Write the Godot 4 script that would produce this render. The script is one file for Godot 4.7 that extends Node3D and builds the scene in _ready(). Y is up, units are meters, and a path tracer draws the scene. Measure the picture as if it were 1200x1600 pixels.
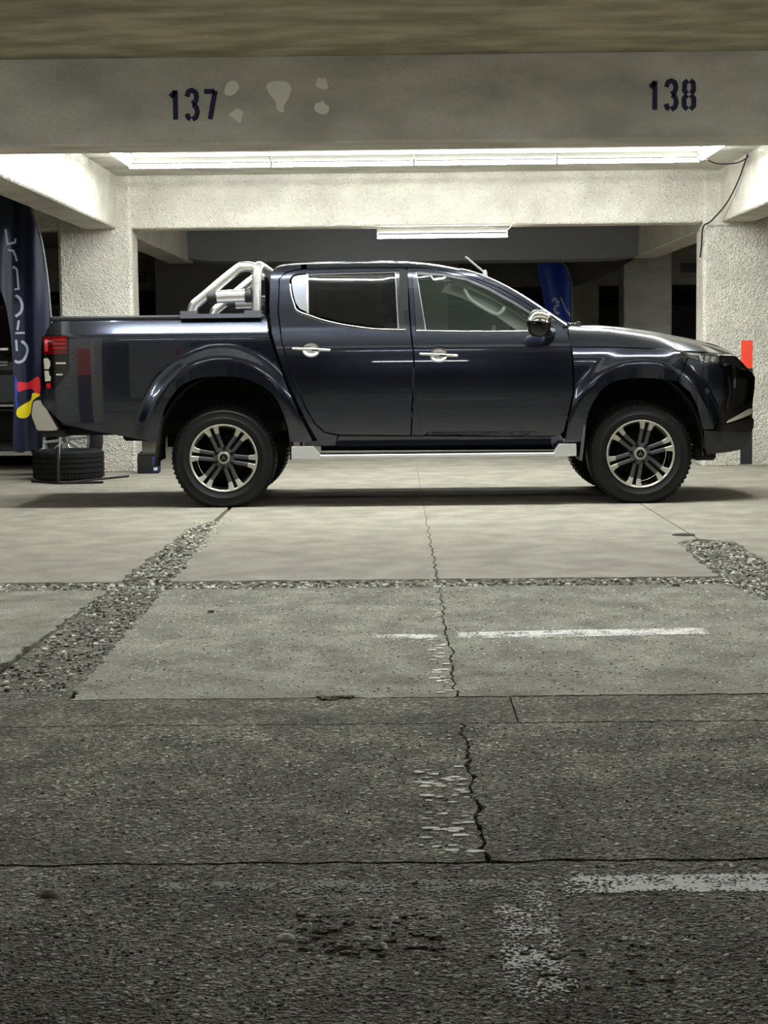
extends Node3D
# An underground car park at night: a dark pickup truck under a ring of fluorescent tubes.

const ZC := -0.9          # the truck's centre line
const FLOOR_ROWS := [-4.6, 4.12, 4.42, 7.06, 7.46, 8.87]

# ---------------------------------------------------------------- mesh builder
class MB:
	var v := PackedVector3Array()
	var n := PackedVector3Array()
	var uv := PackedVector2Array()
	var ix := PackedInt32Array()

	func vert(p: Vector3, nn: Vector3, t := Vector2.ZERO) -> int:
		v.append(p)
		n.append(nn)
		uv.append(t)
		return v.size() - 1

	func tri(a: int, b: int, c: int) -> void:
		var g := (v[b] - v[a]).cross(v[c] - v[a])
		ix.append(a)
		if g.dot(n[a] + n[b] + n[c]) > 0.0:
			ix.append(c)
			ix.append(b)
		else:
			ix.append(b)
			ix.append(c)

	func face(ps: Array, nn: Vector3) -> void:
		var k := v.size()
		var q := nn.abs()
		for p in ps:
			vert(p, nn, Vector2(p.z, p.y) if q.x > q.y and q.x > q.z else Vector2(p.x, p.z) if q.y > q.z else Vector2(p.x, p.y))
		for i in range(1, ps.size() - 1):
			tri(k, k + i, k + i + 1)

	# a box with chamfered edges; o places and turns it
	func box(size: Vector3, o := Transform3D(), b := 0.0) -> void:
		var h := size / 2.0
		if b <= 0.0:
			for ax in 3:
				for s in [-1.0, 1.0]:
					var nn := Vector3.ZERO
					nn[ax] = s
					var ps := []
					for q in [[-1, -1], [1, -1], [1, 1], [-1, 1]]:
						var p := Vector3.ZERO
						p[ax] = s * h[ax]
						p[(ax + 1) % 3] = q[0] * h[(ax + 1) % 3]
						p[(ax + 2) % 3] = q[1] * h[(ax + 2) % 3]
						ps.append(o * p)
					face(ps, (o.basis * nn).normalized())
			return
		var cp := func(sg: Vector3, ax: int) -> Vector3:
			var p := Vector3.ZERO
			for k in 3:
				p[k] = sg[k] * (h[k] if k == ax else h[k] - b)
			return o * p
		for ax in 3:
			for s in [-1.0, 1.0]:
				var nn := Vector3.ZERO
				nn[ax] = s
				var ps := []
				for q in [[-1, -1], [1, -1], [1, 1], [-1, 1]]:
					var sg := Vector3.ZERO
					sg[ax] = s
					sg[(ax + 1) % 3] = q[0]
					sg[(ax + 2) % 3] = q[1]
					ps.append(cp.call(sg, ax))
				face(ps, (o.basis * nn).normalized())
		for ax in 3:
			var a1 := (ax + 1) % 3
			var a2 := (ax + 2) % 3
			for s1 in [-1.0, 1.0]:
				for s2 in [-1.0, 1.0]:
					var lo := Vector3.ZERO
					lo[ax] = -1.0
					lo[a1] = s1
					lo[a2] = s2
					var hi := lo
					hi[ax] = 1.0
					var nn := Vector3.ZERO
					nn[a1] = s1
					nn[a2] = s2
					face([cp.call(lo, a1), cp.call(hi, a1), cp.call(hi, a2), cp.call(lo, a2)], (o.basis * nn).normalized())
		for sx in [-1.0, 1.0]:
			for sy in [-1.0, 1.0]:
				for sz in [-1.0, 1.0]:
					var sg := Vector3(sx, sy, sz)
					face([cp.call(sg, 0), cp.call(sg, 1), cp.call(sg, 2)], (o.basis * sg).normalized())

	# box from corner to corner
	func cbox(a: Vector3, b: Vector3, bev := 0.0) -> void:
		box((b - a).abs(), Transform3D(Basis(), (a + b) / 2.0), bev)

	# profile of (radius, height) turned round the local Y axis
	func lathe(prof: Array, o := Transform3D(), segs := 32, crease := 0.75) -> void:
		var m := prof.size()
		var sn := []
		for i in m - 1:
			var d: Vector2 = prof[i + 1] - prof[i]
			sn.append(Vector2(-d.y, d.x).normalized())
		for i in m - 1:
			var na: Vector2 = sn[i]
			var nb: Vector2 = sn[i]
			if i > 0 and sn[i].dot(sn[i - 1]) > crease:
				na = (sn[i] + sn[i - 1]).normalized()
			if i < m - 2 and sn[i].dot(sn[i + 1]) > crease:
				nb = (sn[i] + sn[i + 1]).normalized()
			var k := v.size()
			for j in segs + 1:
				var a := TAU * j / segs
				var c := cos(a)
				var s := sin(a)
				vert(o * Vector3(prof[i].x * c, prof[i].y, prof[i].x * s), (o.basis * Vector3(na.x * c, na.y, na.x * s)).normalized())
				vert(o * Vector3(prof[i + 1].x * c, prof[i + 1].y, prof[i + 1].x * s), (o.basis * Vector3(nb.x * c, nb.y, nb.x * s)).normalized())
			for j in segs:
				var q := k + j * 2
				if prof[i].x > 1e-5:
					tri(q, q + 1, q + 2)
				if prof[i + 1].x > 1e-5:
					tri(q + 1, q + 2, q + 3)

	# round tube along a path
	func tube(path: Array, r: float, segs := 10, caps := true, flat := 1.0) -> void:
		var m := path.size()
		var up := Vector3.UP
		var d0: Vector3 = (path[1] - path[0]).normalized()
		if absf(d0.dot(up)) > 0.95:
			up = Vector3.RIGHT
		var side := d0.cross(up).normalized()
		var k := v.size()
		for i in m:
			var d: Vector3
			if i == 0:
				d = d0
			elif i == m - 1:
				d = (path[i] - path[i - 1]).normalized()
			else:
				d = ((path[i] - path[i - 1]).normalized() + (path[i + 1] - path[i]).normalized()).normalized()
			side = (side - d * side.dot(d)).normalized()
			var oth := side.cross(d).normalized()
			for j in segs:
				var a := TAU * j / segs
				var nn := side * cos(a) + oth * sin(a)
				vert(path[i] + (side * cos(a) + oth * sin(a) * flat) * r, nn)
		for i in m - 1:
			for j in segs:
				var a := k + i * segs + j
				var b := k + i * segs + (j + 1) % segs
				tri(a, b, a + segs)
				tri(b, b + segs, a + segs)
		if caps:
			for e in [0, m - 1]:
				var dd: Vector3 = (path[0] - path[1]).normalized() if e == 0 else (path[m - 1] - path[m - 2]).normalized()
				var ps := []
				for j in segs:
					ps.append(v[k + e * segs + j])
				face(ps, dd)

	# flat polygon pushed from z0 to z1 in o's axes
	func prism(poly: PackedVector2Array, z0: float, z1: float, o := Transform3D()) -> void:
		var t := Geometry2D.triangulate_polygon(poly)
		for zz in [z0, z1]:
			var nn: Vector3 = (o.basis * Vector3(0, 0, 1 if zz == maxf(z0, z1) else -1)).normalized()
			var k := v.size()
			for p in poly:
				vert(o * Vector3(p.x, p.y, zz), nn, p)
			for i in range(0, t.size(), 3):
				tri(k + t[i], k + t[i + 1], k + t[i + 2])
		var ccw := not Geometry2D.is_polygon_clockwise(poly)
		for i in poly.size():
			var a := poly[i]
			var b := poly[(i + 1) % poly.size()]
			if a.distance_squared_to(b) < 1e-12:
				continue
			var d := (b - a).normalized()
			var nn := Vector3(d.y, -d.x, 0) if ccw else Vector3(-d.y, d.x, 0)
			face([o * Vector3(a.x, a.y, z0), o * Vector3(b.x, b.y, z0), o * Vector3(b.x, b.y, z1), o * Vector3(a.x, a.y, z1)], (o.basis * nn).normalized())

	# surface f(u, v) on the unit square, smooth; out points away from the solid
	func grid(nu: int, nv: int, f: Callable, out: Vector3) -> void:
		var k := v.size()
		for i in nu + 1:
			for j in nv + 1:
				var a := float(i) / nu
				var b := float(j) / nv
				var du: Vector3 = f.call(minf(a + 0.004, 1.0), b) - f.call(maxf(a - 0.004, 0.0), b)
				var dv: Vector3 = f.call(a, minf(b + 0.004, 1.0)) - f.call(a, maxf(b - 0.004, 0.0))
				var nn := du.cross(dv).normalized()
				if nn.dot(out) < 0.0:
					nn = -nn
				vert(f.call(a, b), nn, Vector2(a, b))
		for i in nu:
			for j in nv:
				var q := k + i * (nv + 1) + j
				tri(q, q + 1, q + nv + 1)
				tri(q + 1, q + nv + 2, q + nv + 1)

	# skin over a polygon in x and y with depth zf(x, y); s = 1 faces +z, -1 the mirrored far side; edges turn in by thick
	func panel(poly: PackedVector2Array, zf: Callable, res: float, thick: float, s := 1.0, holes := []) -> void:
		var rings := [dense(poly, res)]
		for h in holes:
			rings.append(dense(h, res))
		var pts := PackedVector2Array()
		for r in rings:
			pts.append_array(r)
		var nb := pts.size()
		var lo := poly[0]
		var hi := poly[0]
		for p in poly:
			lo = lo.min(p)
			hi = hi.max(p)
		var row := 0
		var y := lo.y + res * 0.5
		while y < hi.y:
			var x := lo.x + res * (0.5 if row % 2 == 0 else 1.0)
			while x < hi.x:
				var p := Vector2(x + 0.0007 * sin(x * 91.0 + y * 37.0), y)
				var ok := Geometry2D.is_point_in_polygon(p, poly)
				for h in holes:
					if ok and Geometry2D.is_point_in_polygon(p, h):
						ok = false
				if ok:
					for i in nb:
						if pts[i].distance_squared_to(p) < res * res * 0.3:
							ok = false
							break
				if ok:
					pts.append(p)
				x += res
			y += res * 0.87
			row += 1
		var t := Geometry2D.triangulate_delaunay(pts)
		var k := v.size()
		var e := 0.002
		for p in pts:
			var z: float = zf.call(p.x, p.y)
			var zx: float = (zf.call(p.x + e, p.y) - zf.call(p.x - e, p.y)) / (2 * e)
			var zy: float = (zf.call(p.x, p.y + e) - zf.call(p.x, p.y - e)) / (2 * e)
			var nn := Vector3(-zx, -zy, 1).normalized()
			vert(Vector3(p.x, p.y, z if s > 0 else 2 * ZC - z), Vector3(nn.x, nn.y, nn.z * s), p)
		for i in range(0, t.size(), 3):
			var c := (pts[t[i]] + pts[t[i + 1]] + pts[t[i + 2]]) / 3.0
			var ok := Geometry2D.is_point_in_polygon(c, poly)
			for h in holes:
				if ok and Geometry2D.is_point_in_polygon(c, h):
					ok = false
			if ok and absf((pts[t[i + 1]] - pts[t[i]]).cross(pts[t[i + 2]] - pts[t[i]])) > 1e-9:
				tri(k + t[i], k + t[i + 1], k + t[i + 2])
		for ri in rings.size():
			var r: PackedVector2Array = rings[ri]
			var ccw := not Geometry2D.is_polygon_clockwise(r)
			for i in r.size():
				var a: Vector2 = r[i]
				var b: Vector2 = r[(i + 1) % r.size()]
				var d := (b - a).normalized()
				var nn := Vector3(d.y, -d.x, 0)
				if ccw != (ri == 0):
					nn = -nn
				var za: float = zf.call(a.x, a.y)
				var zb: float = zf.call(b.x, b.y)
				var q := [Vector3(a.x, a.y, za), Vector3(b.x, b.y, zb), Vector3(b.x, b.y, zb - thick), Vector3(a.x, a.y, za - thick)]
				if s < 0:
					for w in 4:
						q[w].z = 2 * ZC - q[w].z
				face(q, nn)

	func dense(poly: PackedVector2Array, res: float) -> PackedVector2Array:
		var out := PackedVector2Array()
		for i in poly.size():
			var a := poly[i]
			var b := poly[(i + 1) % poly.size()]
			var m := maxi(1, int(ceil(a.distance_to(b) / res)))
			for j in m:
				out.append(a.lerp(b, float(j) / m))
		return out

	func mesh(off := Vector3.ZERO) -> ArrayMesh:
		var vv := v
		if off != Vector3.ZERO:
			vv = PackedVector3Array()
			vv.resize(v.size())
			for i in v.size():
				vv[i] = v[i] - off
		var a := []
		a.resize(Mesh.ARRAY_MAX)
		a[Mesh.ARRAY_VERTEX] = vv
		a[Mesh.ARRAY_NORMAL] = n
		a[Mesh.ARRAY_TEX_UV] = uv
		a[Mesh.ARRAY_TEX_UV2] = uv
		a[Mesh.ARRAY_INDEX] = ix
		var m := ArrayMesh.new()
		m.add_surface_from_arrays(Mesh.PRIMITIVE_TRIANGLES, a)
		return m

# ---------------------------------------------------------------- scene helpers
var taken := {}
var M := {}
var rng := RandomNumberGenerator.new()

func numbered(called: String) -> String:
	taken[called] = taken.get(called, -1) + 1
	return called if taken[called] == 0 else "%s_%03d" % [called, taken[called]]

func tag(o: Node, label := "", category := "", group := "", kind := "") -> Node:
	for kv in [["label", label], ["category", category], ["group", group], ["kind", kind]]:
		if kv[1]:
			o.set_meta(kv[0], kv[1])
	return o

func base(called: String, at := Vector3.ZERO, label := "", category := "", group := "") -> Node3D:
	var o := Node3D.new()
	o.name = numbered(called)
	add_child(o)
	o.position = at
	tag(o, label, category, group)
	return o

# mesh in world coordinates, put under parent
func part(mb: MB, called: String, mat: Material, parent: Node3D = null) -> MeshInstance3D:
	var o := MeshInstance3D.new()
	o.mesh = mb.mesh(Vector3.ZERO if parent == null else parent.global_position)
	o.material_override = mat
	if parent == null:
		o.name = numbered(called)
		add_child(o)
	else:
		o.name = called
		parent.add_child(o, true)
	return o

# mesh in the parent's own coordinates
func local(mb: MB, called: String, mat: Material, parent: Node3D) -> MeshInstance3D:
	var o := MeshInstance3D.new()
	o.mesh = mb.mesh()
	o.material_override = mat
	o.name = called
	parent.add_child(o, true)
	return o

func struct(mb: MB, called: String, mat: Material, label := "", category := "") -> MeshInstance3D:
	var o := part(mb, called, mat)
	tag(o, label, category, "", "structure")
	return o

func pv(a: Array) -> PackedVector2Array:
	var o := PackedVector2Array()
	for i in range(0, a.size(), 2):
		o.append(Vector2(a[i], a[i + 1]))
	return o

func p3(a: Array) -> Array:
	var o := []
	for i in range(0, a.size(), 3):
		o.append(Vector3(a[i], a[i + 1], a[i + 2]))
	return o

# a smooth path through points
func smooth(pts: Array, each := 5) -> Array:
	var o := []
	for i in pts.size() - 1:
		var a = pts[maxi(i - 1, 0)]
		var b = pts[i]
		var c = pts[i + 1]
		var d = pts[mini(i + 2, pts.size() - 1)]
		for j in each:
			o.append(b.cubic_interpolate(c, a, d, float(j) / each))
	o.append(pts[-1])
	return o

func smooth2(a: Array, each := 4, closed := false) -> PackedVector2Array:
	var p := pv(a)
	var o := PackedVector2Array()
	var m := p.size()
	for i in (m if closed else m - 1):
		var q0 := p[(i - 1 + m) % m] if closed else p[maxi(i - 1, 0)]
		var q3 := p[(i + 2) % m] if closed else p[mini(i + 2, m - 1)]
		for j in each:
			o.append(p[i].cubic_interpolate(p[(i + 1) % m], q0, q3, float(j) / each))
	if not closed:
		o.append(p[m - 1])
	return o

func mat(called: String, c: Color, rough := 0.6, metal := 0.0, spec := 0.5) -> StandardMaterial3D:
	var m := StandardMaterial3D.new()
	m.resource_name = called
	m.albedo_color = c
	m.roughness = rough
	m.metallic = metal
	m.metallic_specular = spec
	M[called] = m
	return m

func noise(freq: float, seed_: int, oct := 4, kind := FastNoiseLite.TYPE_SIMPLEX_SMOOTH) -> FastNoiseLite:
	var f := FastNoiseLite.new()
	f.noise_type = kind
	f.frequency = freq
	f.seed = seed_
	f.fractal_octaves = oct
	return f

func bytes_of(f: FastNoiseLite, size: int) -> PackedByteArray:
	var im := f.get_seamless_image(size, size)
	im.convert(Image.FORMAT_L8)
	return im.get_data()

func tex(b: PackedByteArray, size: int, fmt: int) -> ImageTexture:
	return ImageTexture.create_from_image(Image.create_from_data(size, size, false, fmt, b))

# concrete: colour and relief from layered noise with pebbles of exposed stone
func concrete(called: String, dark: Color, light: Color, size: int, metres: float, specks: int, speck_mm: float, relief: float, seed_: int, pits := 0.5, spread := 1.0, tone := 1.0) -> StandardMaterial3D:
	var r := RandomNumberGenerator.new()
	r.seed = seed_
	var big := bytes_of(noise(0.006, seed_, 4), size)
	var fine := bytes_of(noise(0.09, seed_ + 1, 3), size)
	var mid := bytes_of(noise(0.03, seed_ + 2, 3), size)
	var col := PackedFloat32Array()
	var hgt := PackedFloat32Array()
	col.resize(size * size)
	hgt.resize(size * size)
	for i in size * size:
		var a := big[i] / 255.0
		var b := fine[i] / 255.0
		var c := mid[i] / 255.0
		col[i] = 0.5 + ((a - 0.5) * 0.7 + (b - 0.5) * 0.5 + (c - 0.5) * 0.4) * spread
		hgt[i] = 0.45 + (b - 0.5) * 0.5 + (c - 0.5) * 0.45
	var px_mm := size / (metres * 1000.0)
	for k in specks:
		var cx := r.randi() % size
		var cy := r.randi() % size
		var rad := maxf(0.55, speck_mm * px_mm * (0.25 + 0.9 * pow(r.randf(), 3.0)))
		var sq := r.randf_range(0.6, 1.0)
		var pit := r.randf() < pits
		var val := lerpf(0.5, r.randf_range(-0.1, 0.25) if pit else 0.75 + 1.25 * pow(r.randf(), 1.8), tone)
		var hh := r.randf_range(-0.5, -0.2) if pit else r.randf_range(0.08, 0.4)
		var w := int(ceil(rad))
		for dy in range(-w, w + 1):
			for dx in range(-w, w + 1):
				var d := sqrt(dx * dx + (dy / sq) * (dy / sq)) / rad
				if d <= 1.0:
					var q := ((cy + dy + size) % size) * size + (cx + dx + size) % size
					col[q] = lerpf(col[q], val, 0.7 if pit else 0.75)
					hgt[q] = hgt[q] + hh * (1.0 - d * d)
	var cb := PackedByteArray()
	var hb := PackedByteArray()
	cb.resize(size * size * 3)
	hb.resize(size * size)
	for i in size * size:
		var t := clampf(col[i], -0.2, 1.9)
		cb[i * 3] = int(clampf(dark.r + (light.r - dark.r) * t, 0.01, 1.0) * 255.0)
		cb[i * 3 + 1] = int(clampf(dark.g + (light.g - dark.g) * t, 0.01, 1.0) * 255.0)
		cb[i * 3 + 2] = int(clampf(dark.b + (light.b - dark.b) * t, 0.01, 1.0) * 255.0)
		hb[i] = int(clampf(hgt[i], 0.0, 1.0) * 255.0)
	var m := mat(called, Color.WHITE, 0.85, 0.0, 0.35)
	m.albedo_texture = tex(cb, size, Image.FORMAT_RGB8)
	m.heightmap_enabled = true
	m.heightmap_scale = relief
	m.heightmap_texture = tex(hb, size, Image.FORMAT_L8)
	m.uv1_scale = Vector3.ONE / metres
	return m

# large stains that break up the repeats of a concrete material
func stains(m: StandardMaterial3D, metres: Vector3, lowest: float, seed_: int, freq := 0.012) -> void:
	var b := bytes_of(noise(freq, seed_, 5), 512)
	for i in b.size():
		b[i] = int(clampf(lowest + (1.0 - lowest) * (b[i] / 255.0 * 1.5 - 0.2), lowest, 1.0) * 255.0)
	m.detail_enabled = true
	m.detail_blend_mode = BaseMaterial3D.BLEND_MODE_MUL
	m.detail_uv_layer = BaseMaterial3D.DETAIL_UV_2
	m.detail_albedo = tex(b, 512, Image.FORMAT_L8)
	m.uv2_scale = Vector3(1.0 / metres.x, 1.0 / metres.y, 1.0)

func make_materials() -> void:
	concrete("floor_smooth", Color(0.56, 0.535, 0.48), Color(0.73, 0.705, 0.64), 1024, 1.7, 5200, 5.0, 0.25, 11, 0.6, 0.55, 0.6)
	stains(M.floor_smooth, Vector3(4.3, 4.7, 1.0), 0.88, 21, 0.02)
	concrete("floor_mid", Color(0.51, 0.495, 0.435), Color(0.77, 0.75, 0.68), 1536, 1.6, 34000, 5.0, 1.1, 18, 0.58, 0.75)
	stains(M.floor_mid, Vector3(3.9, 4.5, 1.0), 0.8, 28, 0.02)
	concrete("floor_rough", Color(0.43, 0.408, 0.34), Color(0.80, 0.77, 0.68), 1536, 1.5, 50000, 7.0, 2.6, 12, 0.55, 0.8)
	stains(M.floor_rough, Vector3(3.7, 3.7, 4.3), 0.74, 22, 0.02)
	concrete("floor_bed", Color(0.26, 0.25, 0.215), Color(0.6, 0.58, 0.51), 1024, 1.1, 16000, 8.0, 1.8, 13, 0.5, 1.0)
	concrete("stucco", Color(0.80, 0.775, 0.71), Color(0.95, 0.93, 0.87), 1024, 1.7, 11000, 10.0, 2.2, 14, 0.45, 0.4, 0.32)
	stains(M.stucco, Vector3(4.1, 4.1, 4.1), 0.9, 24)
	concrete("painted_beam", Color(0.71, 0.695, 0.64), Color(0.87, 0.86, 0.81), 768, 2.3, 1800, 7.0, 0.5, 15, 0.6, 0.4, 0.3)
	stains(M.painted_beam, Vector3(5.1, 2.1, 5.1), 0.86, 25)
	concrete("ceiling_concrete", Color(0.62, 0.585, 0.49), Color(0.80, 0.77, 0.68), 768, 2.6, 900, 10.0, 0.4, 16, 0.7, 0.45, 0.4)
	stains(M.ceiling_concrete, Vector3(6.0, 2.6, 2.6), 0.76, 26, 0.015)
	concrete("dark_wall", Color(0.25, 0.25, 0.245), Color(0.36, 0.355, 0.34), 256, 2.9, 200, 12.0, 0.4, 17, 0.6, 0.6)
	# the truck
	var p := mat("paint", Color(0.182, 0.197, 0.245), 0.20, 0.88, 0.6)
	p.clearcoat_enabled = true
	p.clearcoat = 1.0
	p.clearcoat_roughness = 0.02
	p = mat("gloss_black", Color(0.02, 0.02, 0.022), 0.12)
	mat("satin_black", Color(0.045, 0.045, 0.048), 0.5)
	mat("pillar_foil", Color(0.10, 0.10, 0.105), 0.22)
	mat("plastic", Color(0.06, 0.06, 0.062), 0.62)
	mat("chassis", Color(0.025, 0.025, 0.025), 0.9)
	mat("rubber", Color(0.035, 0.035, 0.036), 0.5, 0.0, 0.4)
	mat("rubber_dull", Color(0.075, 0.075, 0.075), 0.8, 0.0, 0.4)
	mat("chrome", Color(0.88, 0.87, 0.86), 0.10, 1.0)
	mat("bar_chrome", Color(0.90, 0.89, 0.88), 0.24, 0.9)
	mat("step_alloy", Color(0.80, 0.80, 0.78), 0.42, 0.35)
	mat("satin_chrome", Color(0.80, 0.79, 0.77), 0.22, 1.0)
	mat("brushed_steel", Color(0.74, 0.74, 0.73), 0.32, 0.9)
	mat("machined", Color(0.72, 0.71, 0.66), 0.38, 0.6)
	mat("spoke_grey", Color(0.30, 0.30, 0.30), 0.42, 0.5)
	mat("rim_silver", Color(0.55, 0.54, 0.51), 0.35, 0.85)
	mat("alloy", Color(0.78, 0.78, 0.78), 0.3, 0.8)
	mat("trim_grey", Color(0.38, 0.39, 0.41), 0.35, 0.3)
	mat("interior_light", Color(0.68, 0.70, 0.64), 0.75)
	mat("interior_dark", Color(0.10, 0.10, 0.10), 0.8)
	mat("seat_cloth", Color(0.13, 0.13, 0.135), 0.9)
	var g := mat("clear_glass", Color(0.16, 0.20, 0.17, 0.28), 0.02)
	g.transparency = BaseMaterial3D.TRANSPARENCY_ALPHA
	g = mat("dark_glass", Color(0.01, 0.012, 0.016, 0.82), 0.03)
	g.transparency = BaseMaterial3D.TRANSPARENCY_ALPHA
	g = mat("lens_clear", Color(0.7, 0.7, 0.7, 0.14), 0.02)
	g.transparency = BaseMaterial3D.TRANSPARENCY_ALPHA
	mat("lens_red", Color(0.33, 0.02, 0.03), 0.06)
	mat("reflector_red", Color(0.75, 0.03, 0.03), 0.25)
	mat("reflector_white", Color(0.80, 0.79, 0.73), 0.3)
	# the rest
	mat("number_paint", Color(0.13, 0.125, 0.27), 0.8)
	mat("patch_paint", Color(0.93, 0.92, 0.86), 0.85)
	mat("line_paint", Color(0.93, 0.92, 0.88), 0.8)
	mat("line_worn", Color(0.60, 0.595, 0.54), 0.85)
	mat("orange", Color(0.95, 0.28, 0.17), 0.7)
	mat("stripe_black", Color(0.115, 0.11, 0.125), 0.75)
	mat("stone", Color(0.58, 0.565, 0.50), 0.85)
	mat("stone_dark", Color(0.27, 0.26, 0.225), 0.85)
	mat("stone_light", Color(0.92, 0.905, 0.85), 0.7)
	mat("lamp_metal", Color(0.85, 0.84, 0.78), 0.5)
	mat("lamp_holder", Color(0.80, 0.80, 0.76), 0.5)
	mat("cable", Color(0.11, 0.085, 0.14), 0.6)
	mat("cable_white", Color(0.85, 0.85, 0.85), 0.6)
	mat("flag_navy", Color(0.055, 0.085, 0.19), 0.42)
	M.flag_navy.rim_enabled = true
	M.flag_navy.rim = 0.25
	mat("flag_white", Color(0.72, 0.75, 0.82), 0.6)
	mat("flag_red", Color(0.86, 0.16, 0.19), 0.55)
	mat("flag_blue", Color(0.08, 0.22, 0.62), 0.55)
	mat("flag_yellow", Color(0.95, 0.86, 0.06), 0.55)
	mat("banner_blue", Color(0.04, 0.22, 0.66), 0.4)
	mat("pole_grey", Color(0.5, 0.5, 0.5), 0.4, 0.4)
	var c := mat("car_black", Color(0.03, 0.032, 0.04), 0.3, 0.3)
	c.clearcoat_enabled = true
	c.clearcoat_roughness = 0.03
	mat("bumper_grey", Color(0.13, 0.135, 0.14), 0.35)
	mat("plate_white", Color(0.86, 0.86, 0.86), 0.45)
	mat("ink", Color(0.06, 0.06, 0.06), 0.6)
	mat("label_blue", Color(0.16, 0.24, 0.55), 0.5)
	mat("grey_patch", Color(0.42, 0.42, 0.43), 0.8)
	mat("far_grey", Color(0.50, 0.50, 0.505), 0.85)
	mat("pipe", Color(0.05, 0.05, 0.055), 0.6)
	mat("hole_black", Color(0.02, 0.02, 0.02), 0.9)

# ---------------------------------------------------------------- the pickup truck
const K_CAB := [0.38, -0.05, 0.50, -0.028, 0.62, -0.012, 0.80, 0.0, 0.95, 0.004, 1.08, 0.0, 1.13, -0.005, 1.16, -0.015, 1.20, -0.034, 1.26, -0.066, 1.30, -0.087, 1.45, -0.147, 1.60, -0.21, 1.68, -0.248, 1.74, -0.305, 1.78, -0.40]
const K_BED := [0.45, -0.045, 0.55, -0.025, 0.65, -0.01, 0.85, 0.0, 1.10, 0.002, 1.21, 0.0, 1.245, -0.010, 1.28, -0.034, 1.32, -0.064, 1.35, -0.088, 1.38, -0.125]
const K_FEN := [0.38, -0.05, 0.50, -0.028, 0.62, -0.012, 0.80, 0.0, 0.95, 0.002, 1.03, -0.004, 1.07, -0.016, 1.11, -0.05, 1.14, -0.085, 1.2, -0.2]

func curve(k: Array, y: float) -> float:
	var m := k.size() / 2
	if y <= k[0]:
		return k[1]
	if y >= k[2 * m - 2]:
		return k[2 * m - 1] + (k[2 * m - 1] - k[2 * m - 3]) / (k[2 * m - 2] - k[2 * m - 4]) * (y - k[2 * m - 2])
	var i := 0
	while k[2 * i + 2] <= y:
		i += 1
	var h: float = k[2 * i + 2] - k[2 * i]
	var t: float = (y - k[2 * i]) / h
	var i0 := maxi(i - 1, 0)
	var i3 := mini(i + 2, m - 1)
	var ma: float = (k[2 * i + 3] - k[2 * i0 + 1]) / (k[2 * i + 2] - k[2 * i0]) * h
	var mb: float = (k[2 * i3 + 1] - k[2 * i + 1]) / (k[2 * i3] - k[2 * i]) * h
	var t2 := t * t
	var t3 := t2 * t
	return k[2 * i + 1] * (2 * t3 - 3 * t2 + 1) + ma * (t3 - 2 * t2 + t) + k[2 * i + 3] * (3 * t2 - 2 * t3) + mb * (t3 - t2)

# how far the truck's near side stands out at (x, y)
func zs(x: float, y: float, m: int) -> float:
	var z := curve(K_CAB if m == 0 else K_BED if m == 1 else K_FEN, y)
	if x > 1.6:
		z -= 0.5 * (1.0 - sqrt(maxf(0.0, 1.0 - pow(minf(1.0, (x - 1.6) / 0.84), 2.2))))
	if x < -2.62:
		z -= 0.16 * (1.0 - sqrt(maxf(0.0, 1.0 - pow(minf(1.0, (-x - 2.62) / 0.3), 2.5))))
	if m != 0:
		for w in [[-1.5, 0.47, 0.58], [1.5, 0.44, 0.545]]:
			var q := Vector2((x - w[0]) / w[1], maxf(0.0, y - 0.36) / w[2]).length()
			z += 0.03 * (1.0 - smoothstep(1.2, 1.42, q))
	return z

func zcab(x: float, y: float) -> float:
	return zs(x, y, 0)
func zbed(x: float, y: float) -> float:
	return zs(x, y, 1)
func zfen(x: float, y: float) -> float:
	return zs(x, y, 2)

const ARCH_R := [-1.019, 0.473, -1.03, 0.565, -1.073, 0.704, -1.134, 0.814, -1.238, 0.888, -1.343, 0.93, -1.479, 0.945, -1.603, 0.942, -1.708, 0.921, -1.806, 0.867, -1.886, 0.763, -1.93, 0.662, -1.947, 0.598, -1.971, 0.483]
const ARCH_F := [1.645, 0.894, 1.494, 0.903, 1.33, 0.889, 1.219, 0.828, 1.144, 0.717, 1.109, 0.617, 1.084, 0.451]
const ROOF_LINE := [-1.133, 1.712, -1.079, 1.738, -0.894, 1.752, -0.519, 1.756, -0.238, 1.752, -0.052, 1.738, 0.133, 1.708, 0.317, 1.664, 0.5, 1.588, 0.681, 1.484, 0.86, 1.362, 0.977, 1.280]

func side_panel(called: String, parent: Node3D, poly: PackedVector2Array, zf: Callable, material: Material, res := 0.035, thick := 0.03, holes := []) -> MeshInstance3D:
	var near := MB.new()
	near.panel(poly, zf, res, thick, 1.0, holes)
	var o := part(near, called, material, parent)
	var far := MB.new()
	far.panel(poly, zf, res * 1.6, thick, -1.0, holes)
	part(far, called, material, parent)
	return o

func disc(x: float, y: float, rx: float, ry: float) -> PackedVector2Array:
	var o := PackedVector2Array()
	for k in 28:
		o.append(Vector2(x + rx * cos(TAU * k / 28.0), y + ry * sin(TAU * k / 28.0)))
	return o

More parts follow.
